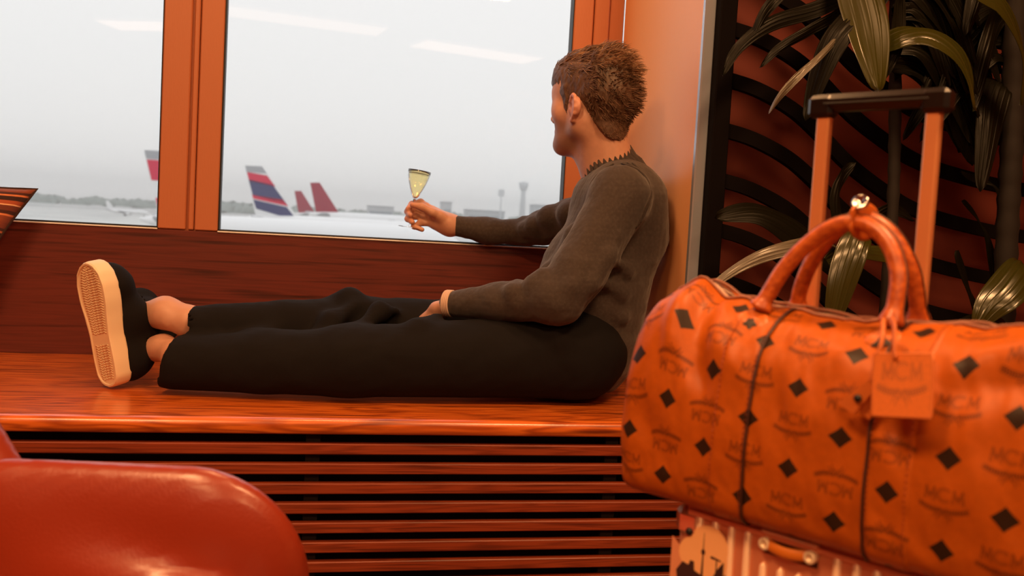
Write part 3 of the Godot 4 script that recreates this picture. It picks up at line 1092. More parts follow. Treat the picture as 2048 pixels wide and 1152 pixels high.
func sweater_field() -> Field:
	var w := Field.new()
	w.cap(Vector3(0.69, 0.60, 0.465), Vector3(0.712, 0.75, 0.46), 0.158, 0.150, 0.06, TF, 0.84)
	w.cap(Vector3(0.712, 0.75, 0.46), Vector3(0.752, 0.90, 0.45), 0.150, 0.150, 0.06, TF, 0.74)
	w.cap(Vector3(0.62, 0.70, 0.45), Vector3(0.64, 0.76, 0.44), 0.07, 0.06, 0.08)                   # belly folds out
	w.plane(Vector3(0.56, 0.60, 0.6), Vector3(-0.62, -0.78, 0.0), 0.012)
	# shoulders
	w.cap(Vector3(0.755, 0.968, 0.46), Vector3(0.70, 0.955, 0.605), 0.050, 0.066, 0.05)
	w.cap(Vector3(0.755, 0.968, 0.43), Vector3(0.812, 0.95, 0.29), 0.050, 0.060, 0.05)
	w.cap(Vector3(0.742, 0.965, 0.445), Vector3(0.72, 0.935, 0.435), 0.058, 0.08, 0.04)
	w.cap(Vector3(0.775, 0.95, 0.52), Vector3(0.788, 0.86, 0.5), 0.075, 0.079, 0.06)                    # shoulder blade
	# near arm
	w.cap(Vector3(0.705, 0.945, 0.61), Vector3(0.60, 0.77, 0.655), 0.068, 0.064, 0.03)
	w.cap(Vector3(0.60, 0.77, 0.655), Vector3(0.555, 0.705, 0.66), 0.064, 0.056, 0.02)
	w.cap(Vector3(0.555, 0.705, 0.66), Vector3(0.43, 0.685, 0.575), 0.056, 0.043, 0.025)
	w.cap(Vector3(0.43, 0.685, 0.575), Vector3(0.33, 0.672, 0.508), 0.043, 0.031, 0.02)
	# far arm along the sill
	w.cap(Vector3(0.808, 0.945, 0.285), Vector3(0.655, 0.872, 0.085), 0.062, 0.05, 0.03)
	w.cap(Vector3(0.655, 0.868, 0.085), Vector3(0.615, 0.855, 0.05), 0.047, 0.042, 0.02)
	w.cap(Vector3(0.61, 0.852, 0.045), Vector3(0.50, 0.848, 0.02), 0.040, 0.038, 0.012)
	w.cap(Vector3(0.50, 0.848, 0.02), Vector3(0.405, 0.858, 0.012), 0.038, 0.032, 0.02)
	# folds: ridges over the cloth
	var folds := [
		[[0.60, 0.84, 0.60], [0.575, 0.79, 0.585], [0.545, 0.735, 0.60], 0.024],
		[[0.66, 0.90, 0.57], [0.62, 0.85, 0.54], [0.575, 0.80, 0.52], 0.028],
		[[0.60, 0.80, 0.52], [0.575, 0.75, 0.50], [0.56, 0.70, 0.51], 0.026],
		[[0.545, 0.757, 0.62], [0.527, 0.738, 0.655], [0.518, 0.712, 0.69], 0.020],
		[[0.515, 0.742, 0.62], [0.500, 0.726, 0.65], [0.498, 0.70, 0.675], 0.017],
		[[0.475, 0.722, 0.60], [0.462, 0.708, 0.625], [0.46, 0.69, 0.64], 0.013],
		[[0.595, 0.785, 0.705], [0.575, 0.74, 0.714], [0.565, 0.70, 0.716], 0.018],
		[[0.65, 0.82, 0.70], [0.615, 0.745, 0.716], [0.58, 0.675, 0.71], 0.020],
		[[0.68, 0.86, 0.685], [0.66, 0.81, 0.705], [0.63, 0.76, 0.712], 0.016],
		[[0.66, 0.685, 0.62], [0.73, 0.665, 0.61], [0.80, 0.685, 0.555], 0.016],
		[[0.62, 0.64, 0.625], [0.70, 0.60, 0.625], [0.77, 0.60, 0.575], 0.014],
		[[0.67, 0.745, 0.64], [0.73, 0.72, 0.625], [0.80, 0.745, 0.565], 0.015],
		[[0.69, 0.80, 0.645], [0.745, 0.775, 0.635], [0.81, 0.80, 0.57], 0.012],
		[[0.655, 0.918, 0.10], [0.667, 0.89, 0.13], [0.66, 0.85, 0.13], 0.034],
		[[0.635, 0.902, 0.06], [0.632, 0.870, 0.095], [0.63, 0.835, 0.09], 0.026],
		[[0.60, 0.880, 0.045], [0.597, 0.858, 0.078], [0.597, 0.83, 0.07], 0.018],
		[[0.70, 0.94, 0.15], [0.712, 0.908, 0.19], [0.70, 0.87, 0.195], 0.034]]
	var base := Field.new()
	for k in w.kind.size():
		if w.kind[k] == 0:
			base.kind.append(0); base.a.append(w.a[k]); base.ab.append(w.ab[k]); base.il.append(w.il[k]); base.ra.append(w.ra[k]); base.dr.append(w.dr[k]); base.kk.append(w.kk[k]); base.sn.append(w.sn[k]); base.sq.append(w.sq[k])
	for f in folds:
		var pts := []
		for k in 3:
			var lift: float = f[3] * (-0.22 if k == 1 else -0.55)
			pts.append(base.onto(Vector3(f[k][0], f[k][1], f[k][2]), lift))
		var r: float = f[3] * 0.8
		w.chain(pts, [r * 0.5, r, r * 0.5], 0.022)
	return w

func sweater(t: Node3D) -> void:
	var w := sweater_field()
	var st := nst()
	var nz := noise(9.0, 3, 2)
	var nf := noise(28.0, 2, 6)
	w.mesh(st, 0.0065, func(p: Vector3, n: Vector3) -> Vector3:
		return p + n * (0.004 * nz.get_noise_3dv(p * Vector3(1.0, 0.6, 1.0)) + 0.0014 * nf.get_noise_3dv(p)))
	var wool := knit(rgb8(58, 49, 46), 9.0)
	var o := obj("sweater", st, wool, t)
	# ribbed mock neck
	var c := nst()
	var c0 := Vector3(0.738, 0.998, 0.442)
	var c1 := Vector3(0.720, 1.050, 0.428)
	var n0 := Vector3(-0.50, 0.84, -0.2).normalized()
	var ax := (TF - n0 * TF.dot(n0)).normalized()
	var bxv := n0.cross(ax)
	var prof := [[-0.35, 0.088], [0.1, 0.0815], [0.5, 0.0755], [0.8, 0.0715], [1.0, 0.069], [1.06, 0.0665], [1.0, 0.0635], [0.6, 0.0645]]
	patch(c, 256, prof.size() - 1, func(u: float, v: float) -> Vector3:
		var i := int(round(v * (prof.size() - 1)))
		var a := TAU * u
		var rib := 0.0024 * cos(32.0 * a) if i < 6 else 0.0
		var drop := Vector3.UP * -0.008 * cos(a) if i < 2 else Vector3.ZERO
		return c0.lerp(c1, prof[i][0]) + (ax * cos(a) + bxv * sin(a)) * (prof[i][1] + rib) + drop, true)
	obj("collar", done(c), wool, o)
	# raised cable lines over the shoulder seams
	var seam := nst()
	for s in [[Vector3(0.735, 1.02, 0.55), Vector3(0.745, 0.99, 0.59), Vector3(0.748, 0.94, 0.65), Vector3(0.748, 0.88, 0.66)], [Vector3(0.70, 1.01, 0.54), Vector3(0.675, 0.98, 0.56), Vector3(0.655, 0.945, 0.56), Vector3(0.64, 0.90, 0.55)]]:
		for k in 3:
			var pts := PackedVector3Array()
			for p in smooth_path(s, 7):
				var q := w.onto(p + Vector3(0.011, 0.004, 0.0) * (k - 1), 0.0012)
				pts.append(q)
			tube(seam, pts, 0.0026, 6)
	obj("seam_cable", done(seam), wool, o)
	var cuff := mat(rgb8(206, 176, 158), 0.8)
	var cf := nst()
	var dirn := Vector3(-0.83, -0.04, -0.55).normalized()
	for k in 4:
		var ring := PackedVector3Array()
		var ctr := Vector3(0.331, 0.672, 0.5085) + dirn * (k * 0.0045)
		var e1 := dirn.cross(Vector3.UP).normalized()
		var e2 := dirn.cross(e1)
		for j in 28:
			var a := TAU * j / 28.0
			ring.append(ctr + (e1 * cos(a) + e2 * sin(a)) * 0.0305)
		tube(cf, ring, 0.003, 6, false, 1.0, Vector3.ZERO, true)
	var wb := obj("wristband", done(cf), cuff, t)
	wb.set_meta("label", "pale ribbed band round the left wrist")

func trousers(t: Node3D) -> void:
	var w := Field.new()
	w.cap(Vector3(0.645, 0.565, 0.56), Vector3(0.665, 0.57, 0.37), 0.112, 0.110, 0.05)
	w.cap(Vector3(0.66, 0.56, 0.46), Vector3(0.70, 0.66, 0.46), 0.13, 0.12, 0.05, TF, 0.85)
	# left leg, flat on the bench
	w.cap(Vector3(0.60, 0.557, 0.565), Vector3(0.09, 0.535, 0.595), 0.105, 0.083, 0.04)
	w.cap(Vector3(0.09, 0.535, 0.595), Vector3(-0.10, 0.526, 0.575), 0.083, 0.074, 0.03)
	w.cap(Vector3(-0.10, 0.526, 0.575), Vector3(-0.29, 0.516, 0.55), 0.074, 0.064, 0.02)
	# right leg, crossed over at the ankle
	w.cap(Vector3(0.62, 0.575, 0.385), Vector3(0.11, 0.592, 0.39), 0.100, 0.078, 0.03)
	w.cap(Vector3(0.11, 0.592, 0.39), Vector3(-0.05, 0.592, 0.44), 0.078, 0.066, 0.025)
	w.cap(Vector3(-0.05, 0.592, 0.44), Vector3(-0.25, 0.590, 0.495), 0.066, 0.052, 0.02)
	var folds := [
		[[0.13, 0.655, 0.44], [0.09, 0.665, 0.41], [0.04, 0.650, 0.38], 0.02],
		[[0.10, 0.652, 0.46], [0.05, 0.62, 0.50], [-0.01, 0.57, 0.53], 0.018],
		[[0.20, 0.648, 0.47], [0.16, 0.645, 0.5], [0.10, 0.61, 0.56], 0.018],
		[[0.30, 0.645, 0.53], [0.24, 0.615, 0.60], [0.16, 0.57, 0.645], 0.014],
		[[0.55, 0.645, 0.60], [0.57, 0.615, 0.645], [0.58, 0.57, 0.655], 0.020],
		[[-0.08, 0.60, 0.50], [-0.13, 0.57, 0.55], [-0.2, 0.52, 0.6], 0.014]]
	for f in folds:
		var pts := []
		for k in 3:
			pts.append(Vector3(f[k][0], f[k][1], f[k][2]))
		var r: float = f[3]
		w.chain(pts, [r * 0.4, r, r * 0.3], 0.035)
	w.plane(Vector3(0, 0.4515, 0), Vector3.DOWN, 0.03)
	# open hems
	w.plane(Vector3(-0.312, 0.52, 0.55), Vector3(-0.96, 0.27, -0.10), 0.004)
	w.carve(Vector3(-0.24, 0.518, 0.555), Vector3(-0.36, 0.512, 0.545), 0.044, 0.046, 0.004, Vector3.ZERO, 1.0)
	w.carve(Vector3(-0.22, 0.592, 0.487), Vector3(-0.36, 0.586, 0.525), 0.036, 0.037, 0.004)
	var st := nst()
	var nz := noise(7.0, 3, 14)
	w.mesh(st, 0.0075, func(p: Vector3, n: Vector3) -> Vector3:
		return p + n * (0.005 * nz.get_noise_3dv(p) * smoothstep(0.45, 0.5, p.y)))
	var m := mat(rgb8(20, 18, 20), 0.9)
	m.metallic_specular = 0.3
	var wn := noise_tex(noise(0.2, 2, 3), 256, 256)
	m.heightmap_enabled = true
	m.heightmap_texture = wn
	m.heightmap_scale = 0.02
	triplanar(m, Vector3(20, 20, 20))
	obj("trousers", st, m, t)

func sole_half(x: float) -> float:
	var tx := [0.0, 0.012, 0.04, 0.09, 0.2, 0.4, 0.55, 0.7, 0.82, 0.91, 0.965, 0.99, 1.0]
	var wy := [0.0, 0.017, 0.028, 0.0355, 0.038, 0.0375, 0.043, 0.0495, 0.049, 0.041, 0.027, 0.014, 0.0]
	for i in 12:
		if x <= tx[i + 1]:
			return lerpf(wy[i], wy[i + 1], smoothstep(0.0, 1.0, (x - tx[i]) / (tx[i + 1] - tx[i])) * 0.4 + 0.6 * (x - tx[i]) / (tx[i + 1] - tx[i]))
	return 0.0

func shoe(t: Node3D, o: Vector3, tt: Vector3, nn: Vector3, label: String) -> void:
	tt = tt.normalized()
	nn = (nn - tt * nn.dot(tt)).normalized()
	var ww := tt.cross(nn)
	var S := func(a: float, b: float, c: float) -> Vector3: return o + tt * a - nn * b + ww * c
	var u := Field.new()
	u.cap(S.call(0.225, 0.055, 0.0), S.call(0.246, 0.048, 0.0), 0.036, 0.029, 0.03)
	u.cap(S.call(0.225, 0.048, 0.012), S.call(0.225, 0.048, -0.012), 0.034, 0.034, 0.03)
	u.cap(S.call(0.145, 0.075, 0.0), S.call(0.225, 0.055, 0.0), 0.042, 0.036, 0.03)
	u.cap(S.call(0.045, 0.06, 0.0), S.call(0.15, 0.06, 0.0), 0.039, 0.044, 0.03)
	u.cap(S.call(0.05, 0.065, 0.0), S.call(0.062, 0.125, 0.0), 0.040, 0.044, 0.03)
	u.cap(S.call(0.15, 0.085, 0.0), S.call(0.105, 0.135, 0.0), 0.038, 0.03, 0.03)
	u.plane(S.call(0, 0.034, 0), nn, 0.004)
	u.plane(S.call(0.062, 0.118, 0), -nn * 0.88 - tt * 0.42, 0.006)
	u.carve(S.call(0.075, 0.19, 0), S.call(0.07, 0.09, 0), 0.042, 0.036, 0.008)
	var st := nst()
	u.mesh(st, 0.0045)
	var black := mat(rgb8(18, 16, 18), 0.85)
	black.metallic_specular = 0.3
	var ns := noise_tex(noise(0.15, 2, 9), 256, 256)
	black.heightmap_enabled = true
	black.heightmap_texture = ns
	black.heightmap_scale = 0.015
	triplanar(black, Vector3(18, 18, 18))
	var up := obj("shoe", st, black, t)
	up.set_meta("label", label)
	# chunky cream sole with a rim, a recessed tread and a row of wavy ridges
	var cream := mat(rgb8(236, 214, 182), 0.55)
	var s := nst()
	var L := 0.288
	var layers := [[0.80, 0.003], [0.86, 0.003], [0.885, 0.0], [0.95, 0.0], [0.99, 0.004], [1.0, 0.009], [1.0, 0.034], [0.985, 0.039], [0.9, 0.041]]
	var loop := []
	for k in 72:
		var a := TAU * k / 72.0
		var x := 0.5 - 0.5 * cos(a)
		loop.append(Vector2(x * L, sole_half(x) * (1.0 if a < PI else -1.0)))
	var mid := Vector2(L * 0.5, 0)
	for i in layers.size() - 1:
		for k in 72:
			var q := []
			for e in [[i, k], [i, (k + 1) % 72], [i + 1, (k + 1) % 72], [i + 1, k]]:
				var f: float = layers[e[0]][0]
				var v: Vector2 = loop[e[1]]
				var sc: Vector2 = v - (v - mid).normalized() * (1.0 - f) * 0.06
				q.append(S.call(sc.x, layers[e[0]][1], sc.y))
			s.set_smooth_group(i if i < 4 else 5)
			for j in [[0, 1, 2], [0, 2, 3]]:
				tri_out(s, q[j[0]], q[j[1]], q[j[2]], (q[0] + q[2]) * 0.5 - S.call(clampf(loop[k].x, 0.03, 0.27), 0.02, 0.0))
	for e in [0, layers.size() - 1]:
		s.set_smooth_group(-1)
		for k in 72:
			var q := []
			for kk in [k, (k + 1) % 72]:
				var v: Vector2 = loop[kk]
				var sc: Vector2 = v - (v - mid).normalized() * (1.0 - layers[e][0]) * 0.06
				q.append(S.call(sc.x, layers[e][1], sc.y))
			var x0: float = clampf(loop[k].x, 0.03, 0.27)
			tri_out(s, S.call(x0, layers[e][1], 0), q[0], q[1], nn if e == 0 else -nn)
			var x1: float = clampf(loop[(k + 1) % 72].x, 0.03, 0.27)
			tri_out(s, S.call(x0, layers[e][1], 0), q[1], S.call(x1, layers[e][1], 0), nn if e == 0 else -nn)
	s.generate_normals()
	var so := obj("sole", s, cream, up)
	so.set_meta("label", "thick cream rubber sole")
	var r := nst()
	var x := 0.022
	while x < 0.282:
		if x < 0.098 or x > 0.125:
			var hw := sole_half(x / L) - 0.0125
			if hw > 0.006:
				for lane in 3:
					var c0 := -hw + lane * hw * 2.0 / 3.0 + 0.001
					var c1 := c0 + hw * 2.0 / 3.0 - 0.002
					var path := PackedVector3Array()
					for k in 5:
						path.append(S.call(x + 0.0016 * sin(k * 1.7 + lane * 2.0) + 0.002 * (lane - 1), 0.0022, lerpf(c0, c1, k / 4.0)))
					tube(r, path, 0.0013, 5)
		x += 0.0058
	obj("tread", done(r), mat(rgb8(232, 204, 168), 0.6), up).set_meta("kind", "stuff")
	var lc := nst()
	for k in 5:
		var a := 0.205 - k * 0.02
		var path := PackedVector3Array()
		for j in 7:
			var y := lerpf(-0.03, 0.03, j / 6.0)
			path.append(u.onto(S.call(a + (0.006 if k % 2 else -0.006) * y / 0.03, 0.14, y), 0.001))
		tube(lc, path, 0.0028, 6)
	obj("laces", done(lc), black, up)

func shoes(t: Node3D) -> void:
	shoe(t, Vector3(-0.437, 0.453, 0.522), Vector3(-0.19, 0.98, 0.05), Vector3(-0.70, -0.04, 0.71), "front black sneaker with its sole turned to the room")
	shoe(t, Vector3(-0.448, 0.538, 0.458), Vector3(-0.12, 0.30, -0.94), Vector3(-0.95, -0.05, 0.1), "black sneaker behind the front one")

# ---------------------------------------------------------------- the glass in his hand
func glass() -> void:
	var t := thing("champagne_glass", "small stemmed glass of pale golden champagne held in the man's hand", "glass", Vector3(0.2686, 0.846, 0.009))
	t.rotation = Vector3(0.0, 0.0, -0.13)
	t.scale = Vector3(1.1, 1.0, 1.1)
	var gm := StandardMaterial3D.new()
	gm.transparency = BaseMaterial3D.TRANSPARENCY_ALPHA
	gm.albedo_color = Color(1, 1, 1, 0.02)
	gm.refraction_enabled = true
	gm.refraction_scale = 0.05
	gm.roughness = 0.0
	var st := nst()
	# bowl: outside up, inside down
	var outer := [Vector2(0, 0.083), Vector2(0.005, 0.085), Vector2(0.009, 0.092), Vector2(0.0145, 0.105), Vector2(0.021, 0.122), Vector2(0.0265, 0.142), Vector2(0.0295, 0.158), Vector2(0.0305, 0.167)]
	var inner := [Vector2(0.0293, 0.167), Vector2(0.0283, 0.158), Vector2(0.0253, 0.142), Vector2(0.0198, 0.122), Vector2(0.0133, 0.105), Vector2(0.0078, 0.0935), Vector2(0.004, 0.0885), Vector2(0, 0.088)]
	lathe(st, outer + inner, 40)
	obj("bowl", done(st), gm, t)
	var s2 := nst()
	lathe(s2, [Vector2(0, 0.0015), Vector2(0.0035, 0.004), Vector2(0.0024, 0.012), Vector2(0.002, 0.04), Vector2(0.0022, 0.07), Vector2(0.004, 0.0828), Vector2(0, 0.0828)], 20)
	obj("stem", done(s2), gm, t)
	var s3 := nst()
	lathe(s3, [Vector2(0, -0.001), Vector2(0.029, -0.001), Vector2(0.0302, 0.0), Vector2(0.029, 0.0012), Vector2(0.012, 0.0022), Vector2(0.0036, 0.0042), Vector2(0, 0.0042)], 40)
	obj("base", done(s3), gm, t)
	var w := StandardMaterial3D.new()
	w.transparency = BaseMaterial3D.TRANSPARENCY_ALPHA
	w.albedo_color = Color(1.0, 0.92, 0.66, 0.03)
	w.refraction_enabled = true
	w.refraction_scale = 0.033
	w.roughness = 0.0
	var s4 := nst()
	lathe(s4, [Vector2(0, 0.0884), Vector2(0.0038, 0.0889), Vector2(0.0076, 0.0938), Vector2(0.0131, 0.1052), Vector2(0.0196, 0.1222), Vector2(0.0251, 0.1422), Vector2(0.0280, 0.158), Vector2(0.0287, 0.1625), Vector2(0, 0.1625)], 40)
	obj("champagne", done(s4), w, t)

# ---------------------------------------------------------------- suitcase and weekend bag
const P0 := Vector3(0.4207, 0.565, 1.755)     # far top corner of the suitcase's ribbed face
const E := Vector3(0.546, 0.0, 0.838)         # along the ribbed face
const N := Vector3(-0.838, 0.0, 0.546)        # out of the ribbed face

func lg(s: float, n: float, y: float) -> Vector3:
	return P0 + E * s + N * n + Vector3.UP * y

func ink_line(im: Image, a: Vector2, b: Vector2, w: float, c: Color, k := 1.0) -> void:
	var lo := a.min(b) - Vector2.ONE * (w + 1.0)
	var hi := a.max(b) + Vector2.ONE * (w + 1.0)
	var d := b - a
	var l2 := maxf(d.length_squared(), 1e-6)
	for y in range(maxi(int(lo.y), 0), mini(int(hi.y) + 1, im.get_height())):
		for x in range(maxi(int(lo.x), 0), mini(int(hi.x) + 1, im.get_width())):
			var p := Vector2(x + 0.5, y + 0.5)
			var t := clampf((p - a).dot(d) / l2, 0.0, 1.0)
			var cov := clampf(w * 0.5 + 0.5 - (p - a - d * t).length(), 0.0, 1.0) * k
			if cov > 0.0:
				im.set_pixel(x, y, im.get_pixel(x, y).lerp(c, cov))

func ink_path(im: Image, pts: Array, w: float, c: Color, k := 1.0) -> void:
	for i in pts.size() - 1:
		ink_line(im, pts[i], pts[i + 1], w, c, k)

# the printed monogram: letters over a laurel with a bow, about the middle of a 256 pixel square
func monogram(im: Image, c: Color, w: float, k: float) -> void:
	for ox in [40.0, 166.0]:
		ink_path(im, [Vector2(ox, 108), Vector2(ox + 6, 34), Vector2(ox + 25, 84), Vector2(ox + 44, 34), Vector2(ox + 50, 108)], w, c, k)
		ink_path(im, [Vector2(ox + 9, 108), Vector2(ox + 12, 62), Vector2(ox + 25, 100), Vector2(ox + 38, 62), Vector2(ox + 41, 108)], w * 0.7, c, k)
	var arc := []
	var arc2 := []
	for i in 15:
		var a := lerpf(-0.75, -5.53, i / 14.0)
		arc.append(Vector2(130 + cos(a) * 36, 71 + sin(a) * 37))
		arc2.append(Vector2(130 + cos(a) * 26, 71 + sin(a) * 27))
	ink_path(im, arc, w, c, k)
	ink_path(im, arc2, w * 0.7, c, k)
	# laurel branches with a bow
	for sg in [-1.0, 1.0]:
		for i in 8:
			var x := i / 7.0
			var p := Vector2(128 + sg * (14 + 82 * x), 160 - 22 * x * x)
			ink_path(im, [p, p + Vector2(sg * 4, -15), p + Vector2(sg * 14, -9), p + Vector2(sg * 10, -2), p], w * 0.8, c, k)
			ink_path(im, [p, p + Vector2(sg * 7, 13), p + Vector2(sg * 16, 6), p + Vector2(sg * 11, 0), p], w * 0.8, c, k)
		ink_path(im, [Vector2(128, 158), Vector2(128 + sg * 11, 144), Vector2(128 + sg * 18, 155), Vector2(128, 160), Vector2(128 + sg * 16, 182), Vector2(128 + sg * 34, 180), Vector2(128 + sg * 42, 198)], w * 0.9, c, k)
		ink_path(im, [Vector2(128, 160), Vector2(128 + sg * 9, 186), Vector2(128 + sg * 24, 194), Vector2(128 + sg * 26, 214)], w * 0.9, c, k)

func print_cells() -> Image:
	var base := rgb8(176, 85, 14)
	var n := noise(0.012, 4, 41)
	var g := noise(0.11, 3, 42)
	var im := Image.create(1024, 512, false, Image.FORMAT_RGBA8)
	for y in 512:
		for x in 1024:
			var v := 1.0 + 0.05 * n.get_noise_2d(x, y) + 0.05 * g.get_noise_2d(x, y * 0.6)
			im.set_pixel(x, y, Color(base.r * v, base.g * v, base.b * v))
	var ink := rgb8(74, 34, 12)
	var dark := rgb8(44, 27, 15)
	var logos := []
	for f in 2:
		var c := Image.create(256, 256, false, Image.FORMAT_RGBA8)
		c.fill(Color(ink.r, ink.g, ink.b, 0.0))
		monogram(c, ink, 5.0, 0.6)
		if f:
			c.rotate_180()
		logos.append(c)
	for col in 4:
		var shift := 0 if col % 2 == 1 else 256
		var f := 1 if col == 1 or col == 2 else 0
		im.blend_rect(logos[f], Rect2i(0, 0, 256, 256), Vector2i(col * 256, shift))
		# the diamond fills the other cell; sides slightly hollow
		var cx := col * 256 + 128.0
		var cy := (128.0 + 256 - shift)
		for y in range(int(cy) - 70, int(cy) + 71):
			for x in range(int(cx) - 62, int(cx) + 63):
				var u := absf(x + 0.5 - cx) / 60.0
				var v := absf(y + 0.5 - cy) / 68.0
				if pow(u, 0.93) + pow(v, 0.93) < 1.0:
					im.set_pixel(x, y, dark)
	im.generate_mipmaps()
	return im

func luggage() -> void:
	suitcase()
	weekender()

func rib(t: Node3D, s: float, top: float, m: Material) -> void:
	var st := nst()
	tube(st, PackedVector3Array([lg(s, 0.0, top), lg(s, 0.0005, top - 0.004), lg(s, 0.0005, -0.26), lg(s, 0.0005, -0.5), lg(s, 0.0, -0.504)]), [0.001, 0.0042, 0.0042, 0.0042, 0.001], 10)
	obj("rib", done(st), m, t)

func suitcase() -> void:
	var t := thing("suitcase", "ribbed metal suitcase standing upright under the orange bag, trolley handle pulled up", "suitcase")
	var B := Basis(E, Vector3.UP, N * -1.0)
	B = Basis(E, Vector3.UP, E.cross(Vector3.UP))
	var shell := mat(rgb8(226, 150, 112), 0.42, 0.5)
	var bright := mat(rgb8(255, 214, 178), 0.35, 0.25)  # ribs painted lighter for the light their rounded backs catch
	var chrome: Material = M.chrome
	var st := nst()
	var ln := 0.40
	var dp := 0.215
	var top := -0.004
	# rounded upright shell
	var prof := []
	for k in 32:
		var a := TAU * k / 32.0
		var r := 0.022
		var cx := (ln * 0.5 - r) * signf(cos(a + 0.001)) + r * cos(a)
		var cz := (dp * 0.5 - r) * signf(sin(a + 0.001)) + r * sin(a)
		prof.append(Vector2(ln * 0.5 + cx, -dp * 0.5 + cz))
	var lv := [[-0.525, 0.965], [-0.518, 0.99], [-0.505, 1.0], [top - 0.02, 1.0], [top - 0.006, 0.99], [top, 0.965]]
	for i in lv.size() - 1:
		for k in 32:
			var q := []
			for e in [[i, k], [i, (k + 1) % 32], [i + 1, (k + 1) % 32], [i + 1, k]]:
				var v: Vector2 = prof[e[1]]
				var m := Vector2(ln * 0.5, -dp * 0.5)
				var w: Vector2 = m + (v - m) * lv[e[0]][1]
				q.append(lg(w.x, w.y, lv[e[0]][0]))
			for j in [[0, 1, 2], [0, 2, 3]]:
				tri_out(st, q[j[0]], q[j[1]], q[j[2]], (q[0] + q[2]) * 0.5 - lg(ln * 0.5, -dp * 0.5, -0.26))
	for e in [0, lv.size() - 1]:
		st.set_smooth_group(-1)
		for k in 32:
			var m := Vector2(ln * 0.5, -dp * 0.5)
			var a: Vector2 = m + (prof[k] - m) * lv[e][1]
			var b: Vector2 = m + (prof[(k + 1) % 32] - m) * lv[e][1]
			tri_out(st, lg(m.x, m.y, lv[e][0]), lg(a.x, a.y, lv[e][0]), lg(b.x, b.y, lv[e][0]), Vector3.UP * (-1.0 if e == 0 else 1.0))
	st.generate_normals()
	obj("shell", st, shell, t)
	var s := 0.037
	while s < ln - 0.02:
		if s < 0.114 or s > 0.184:
			rib(t, s, -0.012, bright)
		else:
			rib(t, s, -0.043, bright)
		s += 0.0205
	obj("edge_rail", boxed(lg(ln * 0.5, 0.001, -0.0125), Vector3(ln - 0.04, 0.009, 0.005), 0.002, B), shell, t)
	for c in [0.022, ln - 0.022]:
		var g := obj("corner_guard", boxed(lg(c, -0.017, -0.026), Vector3(0.048, 0.046, 0.044), 0.014, B), mat(rgb8(240, 196, 166), 0.22, 0.9), t)
		var rv := nst()
		lathe(rv, [Vector2(0, 0.0), Vector2(0.0045, 0.0), Vector2(0.0042, 0.0016), Vector2(0.002, 0.003), Vector2(0, 0.0032)], 14, Transform3D(Basis(E, N, E.cross(N)), lg(c + 0.004, 0.005, -0.034)))
		obj("rivet", done(rv), M.black, g)
	# carrying handle sunk in a bright frame
	var hf := obj("handle_frame", boxed(lg(0.149, 0.0035, -0.0075), Vector3(0.064, 0.0042, 0.009), 0.0016, B), bright, t)
	obj("handle_bed", boxed(lg(0.149, 0.0005, -0.021), Vector3(0.062, 0.023, 0.003), 0.001, B), mat(rgb8(70, 32, 22), 0.5, 0.3), hf)
	var hs := nst()
	var hp := PackedVector3Array()
	for k in 9:
		var x := k / 8.0
		hp.append(lg(lerpf(0.124, 0.172, x), 0.006 + 0.004 * sin(PI * x), -0.020 - 0.003 * sin(PI * x)))
	tube(hs, hp, 0.0062, 10, true, 0.5, N)
	obj("handle_strap", done(hs), mat(rgb8(214, 120, 34), 0.45), t)
	for c in [0.1225, 0.1745]:
		var he := nst()
		lathe(he, [Vector2(0, -0.001), Vector2(0.0068, -0.001), Vector2(0.007, 0.008), Vector2(0.0058, 0.0095), Vector2(0.003, 0.0095), Vector2(0.0025, 0.0075), Vector2(0, 0.0075)], 18, Transform3D(Basis(E, N, E.cross(N)), lg(c, 0.001, -0.0205)))
		obj("handle_end", done(he), mat(rgb8(248, 228, 196), 0.4, 0.2), t)
	# the stickers
	var peach := mat(rgb8(248, 186, 128), 0.55)
	var ink := mat(rgb8(58, 30, 30), 0.6)
	var pale := mat(rgb8(226, 150, 110), 0.55)
	var sl := func(called: String, pts: Array, n: float, m: Material, parent: Node3D) -> MeshInstance3D:
		var q := nst()
		slab(q, PackedVector2Array(pts), lg(0.0, n, 0.0), E, Vector3.UP, -0.0004)
		q.generate_normals()
		return obj(called, q, m, parent)
	var cloud := []
	for k in 40:
		var a := TAU * k / 40.0
		var p := Vector2(0.052, -0.044) + Vector2(cos(a), sin(a)) * 0.0245
		var d := (p - Vector2(0.045, -0.052)).normalized()
		var r1 := 0.0
		for c in [[0.053, -0.045, 0.0245], [0.032, -0.058, 0.0185], [0.058, -0.06, 0.0195], [0.045, -0.066, 0.017]]:
			var o := Vector2(0.047, -0.055)
			var dir := Vector2(cos(a), sin(a))
			var m := Vector2(c[0], c[1]) - o
			var bq := m.dot(dir)
			var disc: float = bq * bq - m.length_squared() + c[2] * c[2]
			if disc > 0.0:
				r1 = maxf(r1, bq + sqrt(disc))
		cloud.append(Vector2(0.047, -0.055) + Vector2(cos(a), sin(a)) * r1)
	var sk: MeshInstance3D = sl.call("sticker", cloud, 0.0047, peach, t)
	sk.set_meta("label", "cloud shaped orange sticker of a city skyline with a tall tower")
	sl.call("lower_print", [Vector2(0.003, -0.045), Vector2(0.022, -0.06), Vector2(0.074, -0.06), Vector2(0.074, -0.16), Vector2(0.003, -0.16)], 0.0042, pale, sk)
	sl.call("tower", [Vector2(0.0445, -0.083), Vector2(0.0475, -0.083), Vector2(0.0468, -0.056), Vector2(0.0486, -0.0535), Vector2(0.0484, -0.0505), Vector2(0.0466, -0.0485), Vector2(0.0463, -0.03), Vector2(0.0459, -0.03), Vector2(0.0456, -0.0485), Vector2(0.0438, -0.0505), Vector2(0.0436, -0.0535), Vector2(0.0454, -0.056)], 0.0052, ink, sk)
